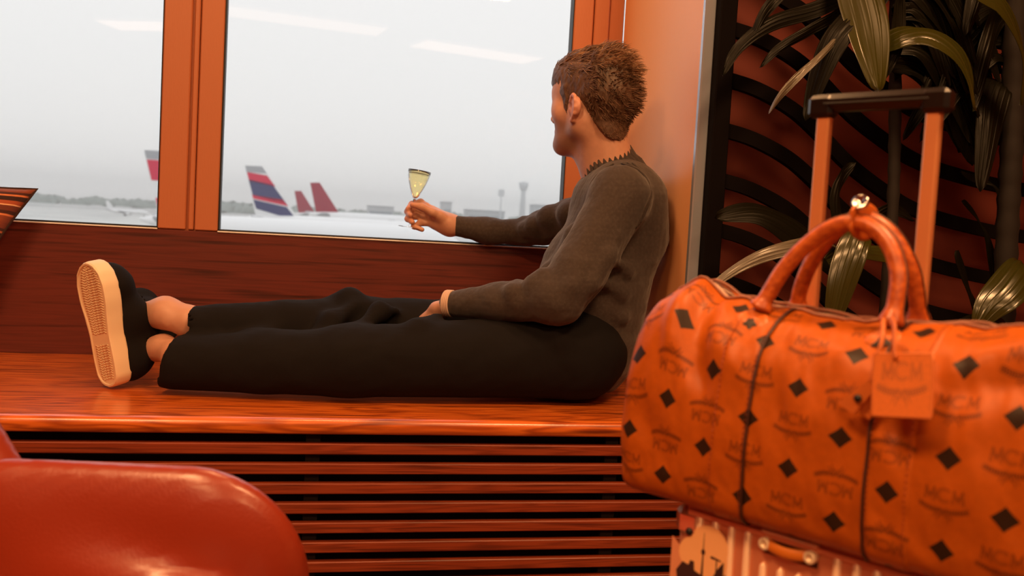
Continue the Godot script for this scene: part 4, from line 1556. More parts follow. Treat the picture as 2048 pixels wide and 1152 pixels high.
	sl.call("crane", [Vector2(0.0635, -0.08), Vector2(0.0648, -0.08), Vector2(0.0648, -0.0565), Vector2(0.0695, -0.057), Vector2(0.0695, -0.0555), Vector2(0.0575, -0.0535), Vector2(0.0555, -0.0550), Vector2(0.0575, -0.0565), Vector2(0.0635, -0.0562)], 0.0052, ink, sk)
	sl.call("skyline", [Vector2(0.012, -0.082), Vector2(0.020, -0.070), Vector2(0.028, -0.072), Vector2(0.030, -0.066), Vector2(0.035, -0.066), Vector2(0.036, -0.076), Vector2(0.050, -0.080), Vector2(0.060, -0.078), Vector2(0.066, -0.066), Vector2(0.0735, -0.056), Vector2(0.0735, -0.104), Vector2(0.058, -0.098), Vector2(0.036, -0.088), Vector2(0.014, -0.092)], 0.0056, ink, sk)
	for k in 4:
		sl.call("letter_stroke", [Vector2(0.008, -0.108 - k * 0.009), Vector2(0.0165, -0.106 - k * 0.009), Vector2(0.0165, -0.1075 - k * 0.009), Vector2(0.008, -0.1095 - k * 0.009)], 0.0047, ink, sk)
	for c in [[0.05, -0.05], [0.35, -0.05], [0.05, -0.165], [0.35, -0.165]]:
		var w := nst()
		lathe(w, [Vector2(0, -0.012), Vector2(0.02, -0.012), Vector2(0.0225, -0.008), Vector2(0.0225, 0.008), Vector2(0.02, 0.012), Vector2(0, 0.012)], 20, Transform3D(Basis(Vector3.UP, E, Vector3.UP.cross(E)), lg(c[0], c[1], -0.5425)))
		obj("wheel", done(w), M.black, t)
	# trolley handle
	var pole := mat(rgb8(232, 156, 104), 0.36, 0.45)
	for c in [0.0565, 0.188]:
		obj("trolley_pole", boxed(lg(c, -0.18, 0.222), Vector3(0.0165, 0.48, 0.012), 0.002, B), pole, t)
	var grip_m := mat(rgb8(15, 8, 7), 0.3)
	var g := obj("grip", boxed(lg(0.122, -0.18, 0.4705), Vector3(0.165, 0.021, 0.024), 0.007, B), grip_m, t)
	obj("grip_seam", boxed(lg(0.122, -0.1675, 0.4685), Vector3(0.125, 0.0025, 0.002), 0.0005, B), M.black, g)
	for c in [0.0535, 0.1905]:
		obj("grip_socket", boxed(lg(c, -0.18, 0.4665), Vector3(0.032, 0.027, 0.0245), 0.005, B), grip_m, g)

# outline of the bag across its length: (n, y), from the zip over the front, under and up the back
const BAG := [[-0.065, 0.2285], [-0.036, 0.2255], [-0.004, 0.210], [0.019, 0.180], [0.031, 0.135], [0.035, 0.085], [0.034, 0.040], [0.029, 0.012], [0.0185, 0.0005], [0.0075, -0.001], [-0.004, 0.0008], [-0.036, 0.0], [-0.065, 0.0], [-0.1, 0.0], [-0.13, 0.002], [-0.15, 0.014], [-0.16, 0.04], [-0.163, 0.085], [-0.16, 0.135], [-0.148, 0.18], [-0.126, 0.21], [-0.094, 0.2255]]
const S0 := -0.068
const S1 := 0.44

func bag_top(s: float) -> float:
	var x := [-0.07, -0.045, -0.015, 0.02, 0.1, 0.175, 0.24, 0.30, 0.36, 0.45]
	var y := [0.220, 0.2385, 0.2475, 0.2335, 0.226, 0.222, 0.2255, 0.2285, 0.237, 0.236]
	for i in 9:
		if s <= x[i + 1]:
			return lerpf(y[i], y[i + 1], smoothstep(0.0, 1.0, (s - x[i]) / (x[i + 1] - x[i])))
	return y[9]

var bag_noise: FastNoiseLite

func ridge(p: Vector2, a: Vector2, b: Vector2, w: float) -> float:
	var d := b - a
	var t := clampf((p - a).dot(d) / d.length_squared(), 0.0, 1.0)
	var q := (p - a - d * t).length() / w
	return exp(-q * q) * (0.35 + 0.65 * sin(PI * clampf(t, 0.08, 0.92)))

# point of the skin at length s and profile parameter v (0..1 from the zip); lift stands it off
func bag_at(s: float, v: float, lift := 0.0) -> Vector3:
	var m := BAG.size()
	var f := fposmod(v, 1.0) * m
	var i := int(f)
	var pt := func(k: int) -> Vector2: return Vector2(BAG[posmod(k, m)][0], BAG[posmod(k, m)][1])
	var p: Vector2 = pt.call(i)
	p = p.cubic_interpolate(pt.call(i + 1), pt.call(i - 1), pt.call(i + 2), f - i)
	var q: Vector2 = pt.call(i + 1) - pt.call(i - 1)
	var nr := Vector2(q.y, -q.x).normalized()
	if nr.dot(p - Vector2(-0.065, 0.1)) < 0.0:
		nr = -nr
	var e := 1.0
	var edge := minf(s - S0, S1 - s)
	if edge < 0.035:
		var x := 1.0 - clampf(edge / 0.035, 0.0, 1.0)
		e = lerpf(0.80, 1.0, sqrt(maxf(0.0, 1.0 - x * x)))
	p.y *= lerpf(1.0, bag_top(s) / 0.2285, smoothstep(0.03, 0.21, p.y))
	var c := Vector2(-0.065, 0.09)
	var w := c + (p - c) * e
	if w.x < 0.007:
		w.y = maxf(w.y, 0.0)
	w.y = lerpf(w.y, p.y, smoothstep(0.03, 0.0, p.y))
	var g := Vector2(s, p.y)
	var d := 0.0
	if p.x > -0.065:
		d += 0.010 * ridge(g, Vector2(-0.012, 0.243), Vector2(-0.004, 0.185), 0.014)
		d -= 0.009 * ridge(g, Vector2(0.018, 0.222), Vector2(0.030, 0.16), 0.015)
		d -= 0.006 * ridge(g, Vector2(0.030, 0.17), Vector2(0.055, 0.12), 0.014)
		d += 0.005 * ridge(g, Vector2(0.035, 0.21), Vector2(0.075, 0.17), 0.02)
		d += 0.009 * ridge(g, Vector2(0.30, 0.198), Vector2(0.41, 0.232), 0.013)
		d -= 0.008 * ridge(g, Vector2(0.295, 0.172), Vector2(0.41, 0.205), 0.016)
		d -= 0.006 * ridge(g, Vector2(0.255, 0.165), Vector2(0.272, 0.11), 0.012)
		d += 0.004 * ridge(g, Vector2(0.14, 0.2), Vector2(0.22, 0.185), 0.014)
		d -= 0.004 * ridge(g, Vector2(0.11, 0.165), Vector2(0.15, 0.10), 0.016)
		d += 0.004 * ridge(g, Vector2(0.17, 0.15), Vector2(0.20, 0.06), 0.02)
		d -= 0.005 * ridge(g, Vector2(-0.04, 0.13), Vector2(-0.01, 0.05), 0.016)
		d += 0.004 * ridge(g, Vector2(0.31, 0.12), Vector2(0.36, 0.05), 0.022)
	d += 0.0035 * bag_noise.get_noise_2d(s * 100.0, v * 60.0) * smoothstep(0.0, 0.03, p.y)
	# the zip sits in a shallow groove
	d -= 0.005 * exp(-pow((p.x + 0.065) / 0.010, 2.0)) * (1.0 if p.y > 0.15 else 0.0)
	d += lift
	w += nr * d
	return lg(s, w.x, maxf(w.y, 0.0004 + lift * 0.2) if w.x < 0.007 else w.y)

func weekender() -> void:
	bag_noise = noise(0.22, 3, 77)
	var t := thing("weekend_bag", "soft orange leather weekend bag printed with dark diamonds, resting on the ribbed suitcase", "bag")
	var im := print_cells()
	var tex := ImageTexture.create_from_image(im)
	var leather := mat(Color.WHITE, 0.46)
	leather.albedo_texture = tex
	var gn := noise_tex(noise(0.25, 3, 5), 512, 512)
	leather.clearcoat_enabled = true
	leather.clearcoat = 0.06
	leather.metallic_specular = 0.35
	leather.clearcoat_roughness = 0.45
	leather.uv1_scale = Vector3.ONE
	# arclength round the outline, measured from the front at y = 0.102
	var m := 80
	var arc := [0.0]
	var flat := []
	for k in m + 1:
		var f := float(k) / m * BAG.size()
		var i := int(f)
		var pt := func(j: int) -> Vector2: return Vector2(BAG[posmod(j, BAG.size())][0], BAG[posmod(j, BAG.size())][1])
		flat.append((pt.call(i) as Vector2).cubic_interpolate(pt.call(i + 1), pt.call(i - 1), pt.call(i + 2), f - i))
	for k in m:
		arc.append(arc[k] + (flat[k + 1] as Vector2).distance_to(flat[k]))
	var zero := 0.0
	for k in m / 2:
		if flat[k].y >= 0.102 and flat[k + 1].y < 0.102:
			zero = arc[k]
	# diamonds stand at whole columns; the odd ones share the row at y = 0.102
	var uvf := func(s: float, v: float) -> Vector2:
		var f := clampf(v, 0.0, 1.0) * m
		var i := mini(int(f), m - 1)
		var a := lerpf(arc[i], arc[i + 1], f - i) - zero
		return Vector2(((s + 0.047) / 0.0512 + 0.5) / 4.0, (a / 0.0422 + 1.5) / 2.0)
	var st := nst()
	patch(st, 150, 110, func(u: float, v: float) -> Vector3: return bag_at(lerpf(S0, S1, u), v), false, func(u: float, v: float) -> Vector2: return uvf.call(lerpf(S0, S1, u), v))
	for e in 2:                                   # end panels, slightly domed
		var s := S0 if e == 0 else S1
		for r in 6:
			for k in m:
				var q := []
				for c in [[r, k], [r, k + 1], [r + 1, k + 1], [r + 1, k]]:
					var p := bag_at(s, float(c[1]) / m)
					var x: float = 1.0 - c[0] / 6.0
					var o := lg(s, -0.065, 0.10)
					q.append([o + (p - o) * x + E * (1.0 - x * x) * 0.012 * (-1.0 if e == 0 else 1.0), uvf.call(s + (1.0 - x) * 0.09, float(c[1]) / m)])
				for j in [[0, 1, 2], [0, 2, 3]]:
					var ids: Array = j
					if ((q[1][0] - q[0][0]) as Vector3).cross(q[2][0] - q[0][0]).dot(E * (-1.0 if e == 0 else 1.0)) > 0.0:
						ids = [j[0], j[2], j[1]]
					for a in ids:
						st.set_uv(q[a][1])
						st.add_vertex(q[a][0])
	obj("body", done(st), leather, t)
	# strap panels with piping along their inner edge
	var pipe := mat(rgb8(62, 30, 20), 0.5)
	var flap := mat(rgb8(194, 98, 34), 0.42)
	for a in [[0.064, 0.106, 0.106, 0.0], [0.238, 0.281, 0.238, 2.0]]:
		var sp := nst()
		var lean := func(s: float, v: float) -> float: return s + 0.012 * (0.3 - v) * (1.0 if a[3] == 0.0 else -0.6)
		patch(sp, 10, 90, func(u: float, v: float) -> Vector3:
			var vv := lerpf(0.035, 0.44, v)
			return bag_at(lean.call(lerpf(a[0], a[1], u), vv), vv, 0.0022 if u > 0.01 and u < 0.99 else 0.0002), false, func(u: float, v: float) -> Vector2:
			var vv := lerpf(0.035, 0.44, v)
			return uvf.call(lerpf(a[0], a[1], u), vv))
		var strap := obj("strap_panel", done(sp), leather, t)
		var pp := PackedVector3Array()
		for k in 61:
			var vv := lerpf(0.03, 0.44, k / 60.0)
			pp.append(bag_at(lean.call(a[2], vv), vv, 0.0022))
		var ps := nst()
		tube(ps, pp, 0.0016, 6)
		obj("piping", done(ps), pipe, strap)
		var stc := nst()
		for off in [0.003, 0.039]:
			for k in 70:
				var va := lerpf(0.04, 0.43, k / 70.0)
				tube(stc, PackedVector3Array([bag_at(lean.call(a[0] + off, va), va, 0.0024), bag_at(lean.call(a[0] + off, va + 0.0032), va + 0.0032, 0.0024)]), 0.0005, 4)
		obj("stitching", done(stc), mat(rgb8(150, 62, 22), 0.7), strap).set_meta("kind", "stuff")
	# zip: two cords, a dark tape and a slider
	var tape := nst()
	patch(tape, 90, 2, func(u: float, v: float) -> Vector3: return bag_at(lerpf(S0 + 0.01, S1 - 0.01, u), (v - 0.5) * 0.035, 0.0012), false)
	var zp := obj("zip_tape", done(tape), mat(rgb8(92, 52, 40), 0.6), t)
	for v in [-0.024, -0.008, 0.008, 0.024]:
		var pz := PackedVector3Array()
		for k in 71:
			pz.append(bag_at(lerpf(S0 + 0.008, S1 - 0.008, k / 70.0), v, 0.0022))
		var zs := nst()
		tube(zs, pz, 0.0019 if absf(v) > 0.01 else 0.0013, 6)
		obj("zip_cord", done(zs), mat(rgb8(150, 96, 76), 0.45) if absf(v) > 0.01 else mat(rgb8(168, 140, 122), 0.3, 0.8), zp)
	# carrying handles with flared feet
	var grip := mat(rgb8(214, 120, 58), 0.4)
	grip.clearcoat_enabled = true
	grip.clearcoat = 0.2
	grip.clearcoat_roughness = 0.3
	var gt := noise_tex(noise(0.03, 3, 15), 256, 256, [rgb8(160, 70, 22), rgb8(198, 100, 36)], [0.25, 0.75])
	grip.albedo_color = Color.WHITE
	grip.albedo_texture = gt
	triplanar(grip, Vector3(12, 12, 12))
	var arches := [
		[[0.080, -0.022, 0.226], [0.0865, -0.026, 0.243], [0.099, -0.032, 0.270], [0.118, -0.038, 0.2955], [0.147, -0.042, 0.3185], [0.179, -0.042, 0.3235], [0.207, -0.038, 0.308], [0.224, -0.032, 0.279], [0.2275, -0.026, 0.250], [0.226, -0.022, 0.226]],
		[[0.076, -0.112, 0.222], [0.080, -0.106, 0.243], [0.094, -0.098, 0.274], [0.115, -0.09, 0.303], [0.142, -0.082, 0.324], [0.165, -0.078, 0.330], [0.192, -0.082, 0.315], [0.211, -0.092, 0.282], [0.2165, -0.102, 0.250], [0.2165, -0.112, 0.222]]]
	for k in 2:
		var pts := []
		for q in arches[k]:
			pts.append(lg(q[0], q[1], q[2]))
		var path := smooth_path(pts, 6)
		var rad := []
		for i in path.size():
			var x := absf(i / (path.size() - 1.0) * 2.0 - 1.0)
			rad.append(0.0088 + 0.0045 * smoothstep(0.84, 0.97, x))
		var hs := nst()
		tube(hs, path, rad, 14, true, 1.0, N)
		var hd_ := obj("carry_handle", done(hs), grip, t)
		var sm := nst()
		var seam := PackedVector3Array()
		for i in path.size():
			var tg := (path[mini(i + 1, path.size() - 1)] - path[maxi(i - 1, 0)]).normalized()
			seam.append(path[i] + (tg.cross(N)).normalized() * -rad[i] * 0.98)
		tube(sm, seam, 0.0013, 5)
		obj("handle_seam", done(sm), pipe, hd_)
		for e in [0, 1]:
			var c: float = arches[k][0 if e == 0 else -1][0]
			var ft := nst()
			# scalloped leather foot lying on the bag, with a dark leaf below it
			var v0 := 0.075 if k == 0 else 0.925
			var dv := 1.0 if k == 0 else -1.0
			patch(ft, 36, 4, func(u: float, v: float) -> Vector3:
				var a_ := TAU * u
				var r := (0.0165 + 0.004 * cos(3.0 * a_ - PI * 0.5)) * v
				return bag_at(c + cos(a_) * r, v0 + dv * sin(a_) * r / 0.72, 0.004 if v < 0.9 else 0.0008), k == 1)
			obj("handle_foot", done(ft), flap, hd_)
			var dk := nst()
			patch(dk, 20, 2, func(u: float, v: float) -> Vector3:
				var a_ := TAU * u
				var r := (0.0085 + 0.002 * cos(5.0 * a_)) * v
				return bag_at(c + cos(a_) * r, v0 + dv * (0.016 + sin(a_) * r / 0.72), 0.0042 if v < 0.9 else 0.0012), k == 1)
			obj("foot_patch", done(dk), mat(rgb8(40, 22, 14), 0.55), hd_)
	# the loop that holds both handles, with its snap
	var lp := PackedVector3Array()
	for k in 24:
		var a := TAU * k / 24.0
		lp.append(lg(0.172, -0.060 + cos(a) * 0.029, 0.3262 + sin(a) * 0.0118))
	var ls := nst()
	tube(ls, lp, 0.0085, 8, false, 0.16, Vector3.UP, true)
	var loop := obj("handle_loop", done(ls), flap, t)
	var sn := nst()
	lathe(sn, [Vector2(0, -0.002), Vector2(0.0085, -0.002), Vector2(0.009, 0.0), Vector2(0.0085, 0.0022), Vector2(0.006, 0.003), Vector2(0.0055, 0.0015), Vector2(0, 0.0018)], 20, Transform3D(Basis(E, (N + Vector3.UP * 0.5).normalized(), E.cross((N + Vector3.UP * 0.5).normalized())), lg(0.176, -0.04, 0.345)))
	obj("snap_button", done(sn), M.chrome, loop)
	# tags that hang from the right foot of the front handle
	var tagm := mat(rgb8(198, 104, 40), 0.5)
	var tg := thing("luggage_tag", "square orange leather luggage tag with a monogram hanging on the bag's front", "tag")
	var L := func(s: float, n: float, y: float) -> Vector3: return lg(s, n, y)
	var quad := [Vector2(0.2425, 0.2005), Vector2(0.295, 0.2075), Vector2(0.303, 0.157), Vector2(0.2495, 0.1455)]
	var ex: Vector3 = (L.call(quad[1].x, 0.046, quad[1].y) - L.call(quad[0].x, 0.046, quad[0].y))
	var ey: Vector3 = (L.call(quad[3].x, 0.056, quad[3].y) - L.call(quad[0].x, 0.046, quad[0].y))
	var tm := mat(Color.WHITE, 0.5)
	var ti := Image.create(256, 256, true, Image.FORMAT_RGB8)
	var tn := noise(0.05, 3, 61)
	for y in 256:
		for x in 256:
			var v := 1.0 + 0.06 * tn.get_noise_2d(x, y)
			ti.set_pixel(x, y, Color(0.84 * v, 0.45 * v, 0.18 * v))
	monogram(ti, rgb8(150, 84, 46), 6.0, 0.55)
	ti.generate_mipmaps()
	tm.albedo_texture = ImageTexture.create_from_image(ti)
	var tf := nst()
	var nn: Vector3 = ex.cross(ey).normalized()
	if nn.dot(N) < 0.0:
		nn = -nn
	var o0: Vector3 = L.call(quad[0].x, 0.046, quad[0].y)
	tf.set_smooth_group(-1)
	var face := func(z: float, uvs: bool, fl: bool) -> void:
		var c := [[0, 0], [1, 0], [1, 1], [0, 1]]
		for j in ([[0, 1, 2], [0, 2, 3]] if not fl else [[0, 2, 1], [0, 3, 2]]):
			for a in j:
				tf.set_uv(Vector2(c[a][0], c[a][1]))
				tf.add_vertex(o0 + ex * c[a][0] + ey * c[a][1] + nn * z)
	face.call(0.003, true, false)
	face.call(0.0, true, true)
	tf.generate_normals()
	obj("front_panel", tf, tm, tg)
	var rim := nst()
	var rp := PackedVector3Array()
	var cs := [[0, 0], [1, 0], [1, 1], [0, 1]]
	for j in 4:
		for k in 8:
			var x := k / 8.0
			rp.append(o0 + ex * lerpf(cs[j][0], cs[(j + 1) % 4][0], x) + ey * lerpf(cs[j][1], cs[(j + 1) % 4][1], x) + nn * 0.0015)
	tube(rim, rp, 0.0018, 6, false, 1.0, Vector3.ZERO, true)
	obj("rim", done(rim), tagm, tg)
	var sp2 := nst()
	tube(sp2, smooth_path([lg(0.243, 0.02, 0.232), lg(0.2535, 0.036, 0.228), lg(0.258, 0.045, 0.216), lg(0.2615, 0.050, 0.205), lg(0.2635, 0.052, 0.200)], 5), 0.0042, 8, true, 0.35, N)
	obj("strap", done(sp2), tagm, tg)
	var t2 := thing("key_holder", "small folded orange leather key holder hanging left of the square luggage tag", "key holder")
	for f in [[Vector2(0.243, 0.180), Vector2(0.211, 0.150), Vector2(0.228, 0.142), Vector2(0.246, 0.168), 0.050], [Vector2(0.246, 0.176), Vector2(0.229, 0.146), Vector2(0.240, 0.138), Vector2(0.250, 0.160), 0.043]]:
		var q := nst()
		slab(q, PackedVector2Array([f[0], f[1], f[2], f[3]]), lg(0.0, f[4], 0.0), E, Vector3.UP, -0.004)
		q.generate_normals()
		obj("leather_flap", q, tagm, t2)
	var ky := nst()
	lathe(ky, [Vector2(0, 0), Vector2(0.0036, 0), Vector2(0.0036, 0.0025), Vector2(0, 0.003)], 14, Transform3D(Basis(E, N, E.cross(N)), lg(0.2315, 0.0505, 0.158)))
	obj("stud", done(ky), M.black, t2)
	var ks := nst()
	tube(ks, smooth_path([lg(0.236, 0.02, 0.232), lg(0.246, 0.042, 0.215), lg(0.2445, 0.049, 0.19), lg(0.243, 0.050, 0.176)], 5), 0.0022, 6)
	obj("cord", done(ks), tagm, t2)

# ---------------------------------------------------------------- the screen and the plants
func plants() -> void:
	var t := thing("lattice_screen", "dark screen of wavy slanting bars between black posts behind the plants", "screen")
	var sm := mat(rgb8(9, 4, 4), 0.85)
	sm.metallic_specular = 0.25
	for x in [0.926, 1.95]:
		obj("post", bx(Vector3(x - 0.021, 0.0, 0.618), Vector3(x + 0.021, 2.72, 0.662), 0.003), sm, t)
	obj("top_rail", bx(Vector3(0.947, 2.66, 0.62), Vector3(1.93, 2.72, 0.66), 0.003), sm, t)
	var g := [[0.93, -0.004], [1.016, -0.022], [1.109, -0.060], [1.182, -0.109], [1.273, -0.182], [1.382, -0.246], [1.457, -0.280], [1.559, -0.305], [1.732, -0.330], [1.93, -0.340]]
	for k in range(-6, 9):
		var y0 := 1.365 - k * 0.1185
		var mid := []
		for q in g:
			mid.append(Vector3(q[0], y0 + q[1], 0.64))
		var path := smooth_path(mid, 5)
		var up := PackedVector2Array()
		var dn := PackedVector2Array()
		for i in path.size():
			var d := path[mini(i + 1, path.size() - 1)] - path[maxi(i - 1, 0)]
			var n := Vector2(-d.y, d.x).normalized() * 0.0165
			up.append(Vector2(path[i].x, path[i].y) + n)
			dn.append(Vector2(path[i].x, path[i].y) - n)
		dn.reverse()
		var st := nst()
		slab(st, up + dn, Vector3(0, 0, 0.63), Vector3.RIGHT, Vector3.UP, 0.02)
		st.generate_normals()
		obj("bar", st, sm, t)
	var pl := thing("planter", "long dark planter trough on the floor beside the bench", "planter", Vector3(1.5, 0, 0.9))
	obj("trough", boxed(Vector3(0, 0.24, 0), Vector3(1.0, 0.48, 0.36), 0.01), sm, pl)
	obj("soil", boxed(Vector3(0, 0.485, 0), Vector3(0.96, 0.02, 0.32), 0.002), mat(rgb8(40, 26, 20), 0.95), pl)
	rng.seed = 33
	var cane := mat(rgb8(22, 15, 11), 0.8)
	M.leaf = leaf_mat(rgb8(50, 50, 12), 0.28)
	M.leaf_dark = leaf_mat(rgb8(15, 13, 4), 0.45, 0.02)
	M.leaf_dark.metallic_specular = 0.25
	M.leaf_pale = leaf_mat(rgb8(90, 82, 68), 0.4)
	# plant one: the glossy leaves above the trolley handle
	var a := thing("dracaena", "tall dracaena with broad glossy leaves drooping above the suitcase handle", "plant")
	stem(a, cane, [[1.30, 0.48, 0.80], [1.300, 0.918, 0.80], [1.287, 1.157, 0.80], [1.262, 1.47, 0.80], [1.25, 1.75, 0.82]], 0.013)
	leaf(a, [[1.24, 1.56, 0.80], [1.160, 1.56, 0.83], [1.130, 1.449, 0.86], [1.130, 1.337, 0.915], [1.122, 1.255, 0.96], [1.113, 1.182, 1.0]], 0.046, M.leaf, 0.5)
	leaf(a, [[1.173, 1.300, 0.90], [1.215, 1.322, 0.93], [1.262, 1.318, 0.955], [1.304, 1.281, 0.985], [1.326, 1.226, 1.0], [1.340, 1.160, 1.0]], 0.044, M.leaf, -0.45)
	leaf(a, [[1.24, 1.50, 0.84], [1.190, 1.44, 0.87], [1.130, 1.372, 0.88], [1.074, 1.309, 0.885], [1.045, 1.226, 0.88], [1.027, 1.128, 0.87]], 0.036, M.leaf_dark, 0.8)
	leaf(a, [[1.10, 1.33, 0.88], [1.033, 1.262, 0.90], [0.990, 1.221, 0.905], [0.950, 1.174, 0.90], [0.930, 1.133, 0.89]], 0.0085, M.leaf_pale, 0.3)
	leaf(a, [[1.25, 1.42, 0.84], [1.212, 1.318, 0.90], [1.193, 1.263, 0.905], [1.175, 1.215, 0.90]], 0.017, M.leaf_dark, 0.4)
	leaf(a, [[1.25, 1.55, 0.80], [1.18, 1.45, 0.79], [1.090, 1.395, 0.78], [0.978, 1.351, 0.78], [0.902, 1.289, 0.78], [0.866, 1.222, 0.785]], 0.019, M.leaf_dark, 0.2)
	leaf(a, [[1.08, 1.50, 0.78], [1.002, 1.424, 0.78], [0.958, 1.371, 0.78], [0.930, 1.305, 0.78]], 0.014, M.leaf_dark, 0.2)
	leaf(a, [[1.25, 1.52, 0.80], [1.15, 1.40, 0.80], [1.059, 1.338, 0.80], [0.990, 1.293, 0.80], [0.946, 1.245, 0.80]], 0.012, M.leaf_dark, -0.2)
	# plant two: low leaves behind the bag's handles
	var b := thing("dracaena", "low leafy dracaena seen through the handles of the orange bag", "plant")
	stem(b, cane, [[1.14, 0.48, 0.86], [1.14, 0.70, 0.86], [1.15, 0.86, 0.87]], 0.012)
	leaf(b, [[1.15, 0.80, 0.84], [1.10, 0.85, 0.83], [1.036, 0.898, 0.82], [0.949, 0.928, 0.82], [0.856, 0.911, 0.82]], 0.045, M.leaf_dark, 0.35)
	leaf(b, [[1.13, 0.84, 0.9], [1.04, 0.872, 0.97], [0.965, 0.861, 1.0], [0.879, 0.834, 1.0], [0.807, 0.790, 1.0], [0.752, 0.738, 1.0]], 0.016, M.leaf_pale, 0.5)
	leaf(b, [[1.14, 0.87, 0.92], [1.115, 0.895, 0.97], [1.085, 0.862, 1.0], [1.065, 0.80, 1.005], [1.056, 0.735, 1.0], [1.049, 0.67, 0.99]], 0.032, M.leaf, 0.5)
	leaf(b, [[1.22, 0.90, 0.93], [1.185, 0.926, 0.95], [1.114, 0.927, 0.955], [1.054, 0.876, 0.95]], 0.021, M.leaf, 0.6)
	leaf(b, [[1.058, 0.828, 0.95], [1.10, 0.851, 0.952], [1.16, 0.856, 0.95], [1.215, 0.848, 0.95], [1.266, 0.815, 0.95]], 0.024, M.leaf, -0.5)
	leaf(b, [[1.15, 0.80, 0.86], [1.20, 0.88, 0.83], [1.257, 0.927, 0.80], [1.306, 0.953, 0.80], [1.359, 0.930, 0.80]], 0.02, M.leaf_dark, 0.3)
	leaf(b, [[1.15, 0.84, 0.87], [1.12, 0.96, 0.86], [1.14, 1.02, 0.85], [1.17, 1.05, 0.84]], 0.016, M.leaf_dark, 0.3)
	# plant three: ringed cane on the right
	var c := thing("dracaena", "dracaena with a thick ringed cane at the right edge of the photo", "plant")
	stem(c, cane, [[1.592, 0.48, 0.84], [1.587, 0.665, 0.84], [1.573, 0.933, 0.84], [1.563, 1.163, 0.84], [1.545, 1.40, 0.84], [1.53, 1.7, 0.84]], 0.024)
	leaf(c, [[1.50, 1.45, 0.88], [1.40, 1.44, 0.95], [1.34, 1.418, 0.975], [1.392, 1.393, 0.985], [1.437, 1.340, 0.985], [1.476, 1.271, 0.97], [1.49, 1.19, 0.95]], 0.034, M.leaf, -0.4)
	leaf(c, [[1.58, 0.82, 0.9], [1.52, 0.838, 0.97], [1.457, 0.792, 1.0], [1.418, 0.752, 1.0], [1.396, 0.70, 0.99]], 0.042, M.leaf, 0.5)
	leaf(c, [[1.60, 0.70, 0.80], [1.585, 0.81, 0.80], [1.560, 0.893, 0.80], [1.524, 0.945, 0.80], [1.480, 0.986, 0.80]], 0.014, M.leaf_dark, 0.3)
	leaf(c, [[1.585, 0.66, 0.85], [1.53, 0.70, 0.85], [1.490, 0.762, 0.85], [1.462, 0.812, 0.85], [1.438, 0.868, 0.85]], 0.018, M.leaf_dark, 0.3)
	leaf(c, [[1.59, 0.66, 0.90], [1.52, 0.70, 0.93], [1.43, 0.70, 0.94], [1.36, 0.66, 0.94]], 0.04, M.leaf_dark, 0.4)
	leaf(c, [[1.58, 0.95, 0.84], [1.54, 1.02, 0.83], [1.50, 1.035, 0.82], [1.46, 1.05, 0.81]], 0.012, M.leaf_dark, 0.3)
	# the dense dark crowns overhead
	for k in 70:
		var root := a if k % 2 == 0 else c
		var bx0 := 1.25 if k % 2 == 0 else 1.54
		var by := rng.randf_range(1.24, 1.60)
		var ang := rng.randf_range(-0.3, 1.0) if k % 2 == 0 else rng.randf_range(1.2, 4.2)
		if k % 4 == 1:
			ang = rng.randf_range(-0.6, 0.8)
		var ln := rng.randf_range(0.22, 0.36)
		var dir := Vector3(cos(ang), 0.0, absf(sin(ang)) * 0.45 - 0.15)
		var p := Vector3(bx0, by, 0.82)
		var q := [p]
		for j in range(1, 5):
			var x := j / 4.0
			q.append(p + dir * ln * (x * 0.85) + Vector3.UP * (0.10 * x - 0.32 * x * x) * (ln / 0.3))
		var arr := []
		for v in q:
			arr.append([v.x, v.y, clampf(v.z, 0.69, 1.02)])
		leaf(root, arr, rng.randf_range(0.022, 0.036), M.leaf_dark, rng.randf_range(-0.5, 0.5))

func leaf_mat(c: Color, rough: float, coat := 0.3) -> StandardMaterial3D:
	var m := mat(c, rough)
	m.cull_mode = BaseMaterial3D.CULL_DISABLED
	m.clearcoat_enabled = true
	m.clearcoat = coat
	m.clearcoat_roughness = 0.18
	return m

func stem(t: Node3D, m: Material, p: Array, r: float) -> void:
	var pts := []
	for q in p:
		pts.append(Vector3(q[0], q[1], q[2]))
	var path := smooth_path(pts, 12)
	var rad := []
	for i in path.size():
		rad.append(r * (1.0 + (0.12 if i % 3 == 0 else 0.0)))
	var st := nst()
	tube(st, path, rad, 12)
	obj("cane", done(st), m, t)

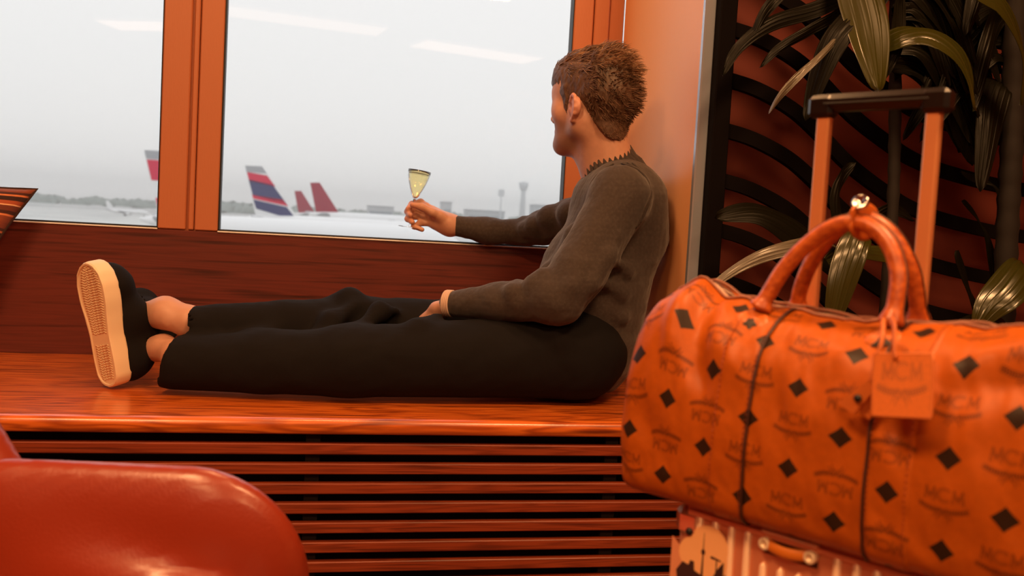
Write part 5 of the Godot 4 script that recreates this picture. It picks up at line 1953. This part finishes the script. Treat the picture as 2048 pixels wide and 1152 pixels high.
# strap leaf along p (base to tip), half width w; fold bends its sides about the midrib
func leaf(t: Node3D, p: Array, w: float, m: Material, roll: float) -> void:
	var pts := []
	for q in p:
		pts.append(Vector3(q[0], q[1], q[2]))
	var path := smooth_path(pts, 6)
	var n := path.size()
	var face := Vector3(0.1, 0.35, 1.0).normalized()
	var ph := rng.randf() * TAU
	var grid := func(u: float, v: float, lift: float) -> Vector3:
		var f := u * (n - 1)
		var i := mini(int(f), n - 2)
		var c := path[i].lerp(path[i + 1], f - i)
		var tg := (path[mini(i + 2, n - 1)] - path[maxi(i - 1, 0)]).normalized()
		var side := tg.cross(face).normalized()
		var up := side.cross(tg).normalized()
		side = side.rotated(tg, roll)
		up = up.rotated(tg, roll)
		var x := v * 2.0 - 1.0
		var hw := w * pow(sin(PI * clampf(0.10 + u * 0.90, 0.0, 1.0)), 0.62) * (1.0 if u < 0.999 else 0.02)
		var rib := 0.0019 * sin(absf(x) * 15.0) * smoothstep(0.0, 0.15, u) * smoothstep(1.0, 0.8, u) * minf(1.0, w / 0.03)
		return c + side * x * hw + up * ((absf(x) * absf(x) * -0.28 + 0.10 * absf(x)) * hw * 1.2 + rib + 0.004 * sin(u * 9.0 + x * 2.0 + ph) + lift)
	var st := nst()
	patch(st, 26, 22, func(u: float, v: float) -> Vector3: return grid.call(u, v, 0.0004))
	patch(st, 26, 4, func(u: float, v: float) -> Vector3: return grid.call(u, v, -0.0004), true)
	obj("leaf", done(st), m, t)

# ---------------------------------------------------------------- the leather chair and the cushion
func chair() -> void:
	var t := thing("tub_chair", "red brown leather tub chair with a curved wing arm in the near left corner", "chair")
	var leather := mat(rgb8(140, 48, 25), 0.36)
	leather.clearcoat_enabled = true
	leather.clearcoat = 0.35
	leather.clearcoat_roughness = 0.25
	var gn := noise_tex(noise(0.06, 4, 55), 512, 512)
	leather.heightmap_enabled = true
	leather.heightmap_texture = gn
	leather.heightmap_scale = 0.02
	triplanar(leather, Vector3(5, 5, 5))
	var w := Vector3(0.206, 0.0, -0.979)             # out through the far arm
	var cz := Vector3(-0.206, 0.0, 0.979) * 0.52
	# two wing arms, thick and rounded at the rim
	for s: float in [0.0, 1.0]:
		var f := Field.new()
		var o := cz * s
		var ax := w if s == 0.0 else -w
		var tilt := (ax + Vector3.UP * 0.18).normalized()
		f.cap(Vector3(-0.34, 0.408, 1.50) + o, Vector3(-0.135, 0.402, 1.545) + o, 0.140, 0.150, 0.02, tilt, 0.34)
		f.cap(Vector3(-0.36, 0.36, 1.50) + o, Vector3(-0.14, 0.30, 1.56) + o - ax * 0.03, 0.14, 0.13, 0.04, tilt, 0.34)
		f.cap(Vector3(-0.42, 0.30, 1.55) + o - ax * 0.02, Vector3(-0.25, 0.28, 1.58) + o - ax * 0.05, 0.11, 0.09, 0.05, tilt, 0.4)
		var st := nst()
		f.mesh(st, 0.008)
		obj("arm", st, leather, t)
	var b := Field.new()
	var m := cz * 0.5
	var bk := Vector3(-0.979, 0.0, -0.206)
	for s: float in [-1.0, 1.0]:
		var o := m + w * 0.19 * s
		b.cap(Vector3(-0.452, 0.452, 1.475) + o - w * 0.25 + w * 0.06 * s, Vector3(-0.60, 0.72, 1.42) + o - w * 0.25, 0.125, 0.13, 0.06, (bk + w * 0.5 * s + Vector3.UP * 0.4).normalized(), 0.36)
	b.cap(Vector3(-0.445, 0.44, 1.455), Vector3(-0.585, 0.66, 1.43), 0.112, 0.115, 0.05, (w * 0.9 + bk * 0.5).normalized(), 0.36)
	b.cap(Vector3(-0.52, 0.5, 1.47) + m, Vector3(-0.66, 0.76, 1.44) + m, 0.16, 0.15, 0.06, (bk + Vector3.UP * 0.4).normalized(), 0.36)
	var sb := nst()
	b.mesh(sb, 0.009)
	obj("backrest", sb, leather, t)
	var s_ := Field.new()
	s_.cap(Vector3(-0.42, 0.31, 1.50) + m, Vector3(-0.10, 0.32, 1.56) + m, 0.23, 0.25, 0.05, Vector3.UP, 0.36)
	var ss := nst()
	s_.mesh(ss, 0.012)
	obj("seat", ss, leather, t)
	var base := Vector3(-0.27, 0.0, 1.53) + m
	var p := nst()
	lathe(p, [Vector2(0, 0.03), Vector2(0.03, 0.03), Vector2(0.024, 0.06), Vector2(0.022, 0.26), Vector2(0.0, 0.26)], 20, Transform3D(Basis.IDENTITY, base))
	obj("pedestal", done(p), M.chrome, t)
	for k in 4:
		var a := TAU * k / 4.0 + 0.5
		var l := nst()
		tube(l, PackedVector3Array([base + Vector3(0, 0.045, 0), base + Vector3(cos(a) * 0.16, 0.03, sin(a) * 0.16), base + Vector3(cos(a) * 0.30, 0.012, sin(a) * 0.30)]), [0.02, 0.016, 0.011], 10)
		obj("foot", done(l), M.chrome, t)

func cushion() -> void:
	var t := thing("cushion", "striped brown and orange cushion leaning at the left end of the bench", "cushion")
	var cols := [rgb8(134, 66, 44), rgb8(70, 32, 26), rgb8(214, 130, 84), rgb8(52, 26, 24), rgb8(170, 84, 52), rgb8(236, 190, 150), rgb8(110, 54, 40), rgb8(66, 32, 28), rgb8(222, 140, 94), rgb8(140, 72, 48)]
	var wd := [9, 4, 3, 7, 6, 2, 8, 5, 3, 9]
	var im := Image.create(64, 256, true, Image.FORMAT_RGB8)
	var y := 0
	var k := 0
	var nz := noise(0.2, 2, 4)
	while y < 256:
		for j in wd[k % 10]:
			if y < 256:
				for x in 64:
					var v := 1.0 + 0.12 * nz.get_noise_2d(x * 3.0, y * 3.0)
					var c: Color = cols[k % 10]
					im.set_pixel(x, y, Color(c.r * v, c.g * v, c.b * v))
				y += 1
		k += 1
	im.generate_mipmaps()
	var m := mat(Color.WHITE, 0.9)
	m.albedo_texture = ImageTexture.create_from_image(im)
	m.rim_enabled = true
	m.rim = 0.3
	var corner := Vector3(-0.710, 0.894, 0.09)
	var ey := Vector3(-0.36, -0.92, 0.20).normalized()        # down the right edge
	var ex := Vector3(-0.985, 0.16, -0.05).normalized()
	var ez := ex.cross(ey).normalized()
	if ez.z < 0.0:
		ez = -ez
	var half := 0.242
	var c := corner + (ex + ey) * half
	var P := func(u: float, v: float, sd: float) -> Vector3:
		var a := u * 2.0 - 1.0
		var b := v * 2.0 - 1.0
		var pinch_a := 1.0 - 0.13 * (1.0 - b * b) * 1.0
		var pinch_b := 1.0 - 0.13 * (1.0 - a * a) * 1.0
		var th := 0.075 * pow(maxf(0.0, (1.0 - a * a) * (1.0 - b * b)), 0.42)
		return c + ex * a * half * pinch_a + ey * b * half * pinch_b + ez * th * sd + ez * 0.004 * sin(a * 7.0 + b * 5.0) * (1.0 - a * a) * (1.0 - b * b)
	var st := nst()
	var uv := func(u: float, v: float) -> Vector2: return Vector2(u, v)
	var fl := ex.cross(ey).dot(ez) > 0.0
	patch(st, 34, 34, func(u: float, v: float) -> Vector3: return P.call(u, v, 1.0), not fl, uv)
	patch(st, 34, 34, func(u: float, v: float) -> Vector3: return P.call(u, v, -1.0), fl, uv)
	obj("cover", done(st), m, t)
	var pi := nst()
	var rp := PackedVector3Array()
	for j in 4:
		for i in 16:
			var x := i / 16.0
			var u: float = [x, 1.0, 1.0 - x, 0.0][j]
			var v: float = [0.0, x, 1.0, 1.0 - x][j]
			rp.append(P.call(u, v, 0.0))
	tube(pi, rp, 0.0035, 6, false, 1.0, Vector3.ZERO, true)
	obj("piping", done(pi), mat(rgb8(50, 24, 20), 0.85), t)
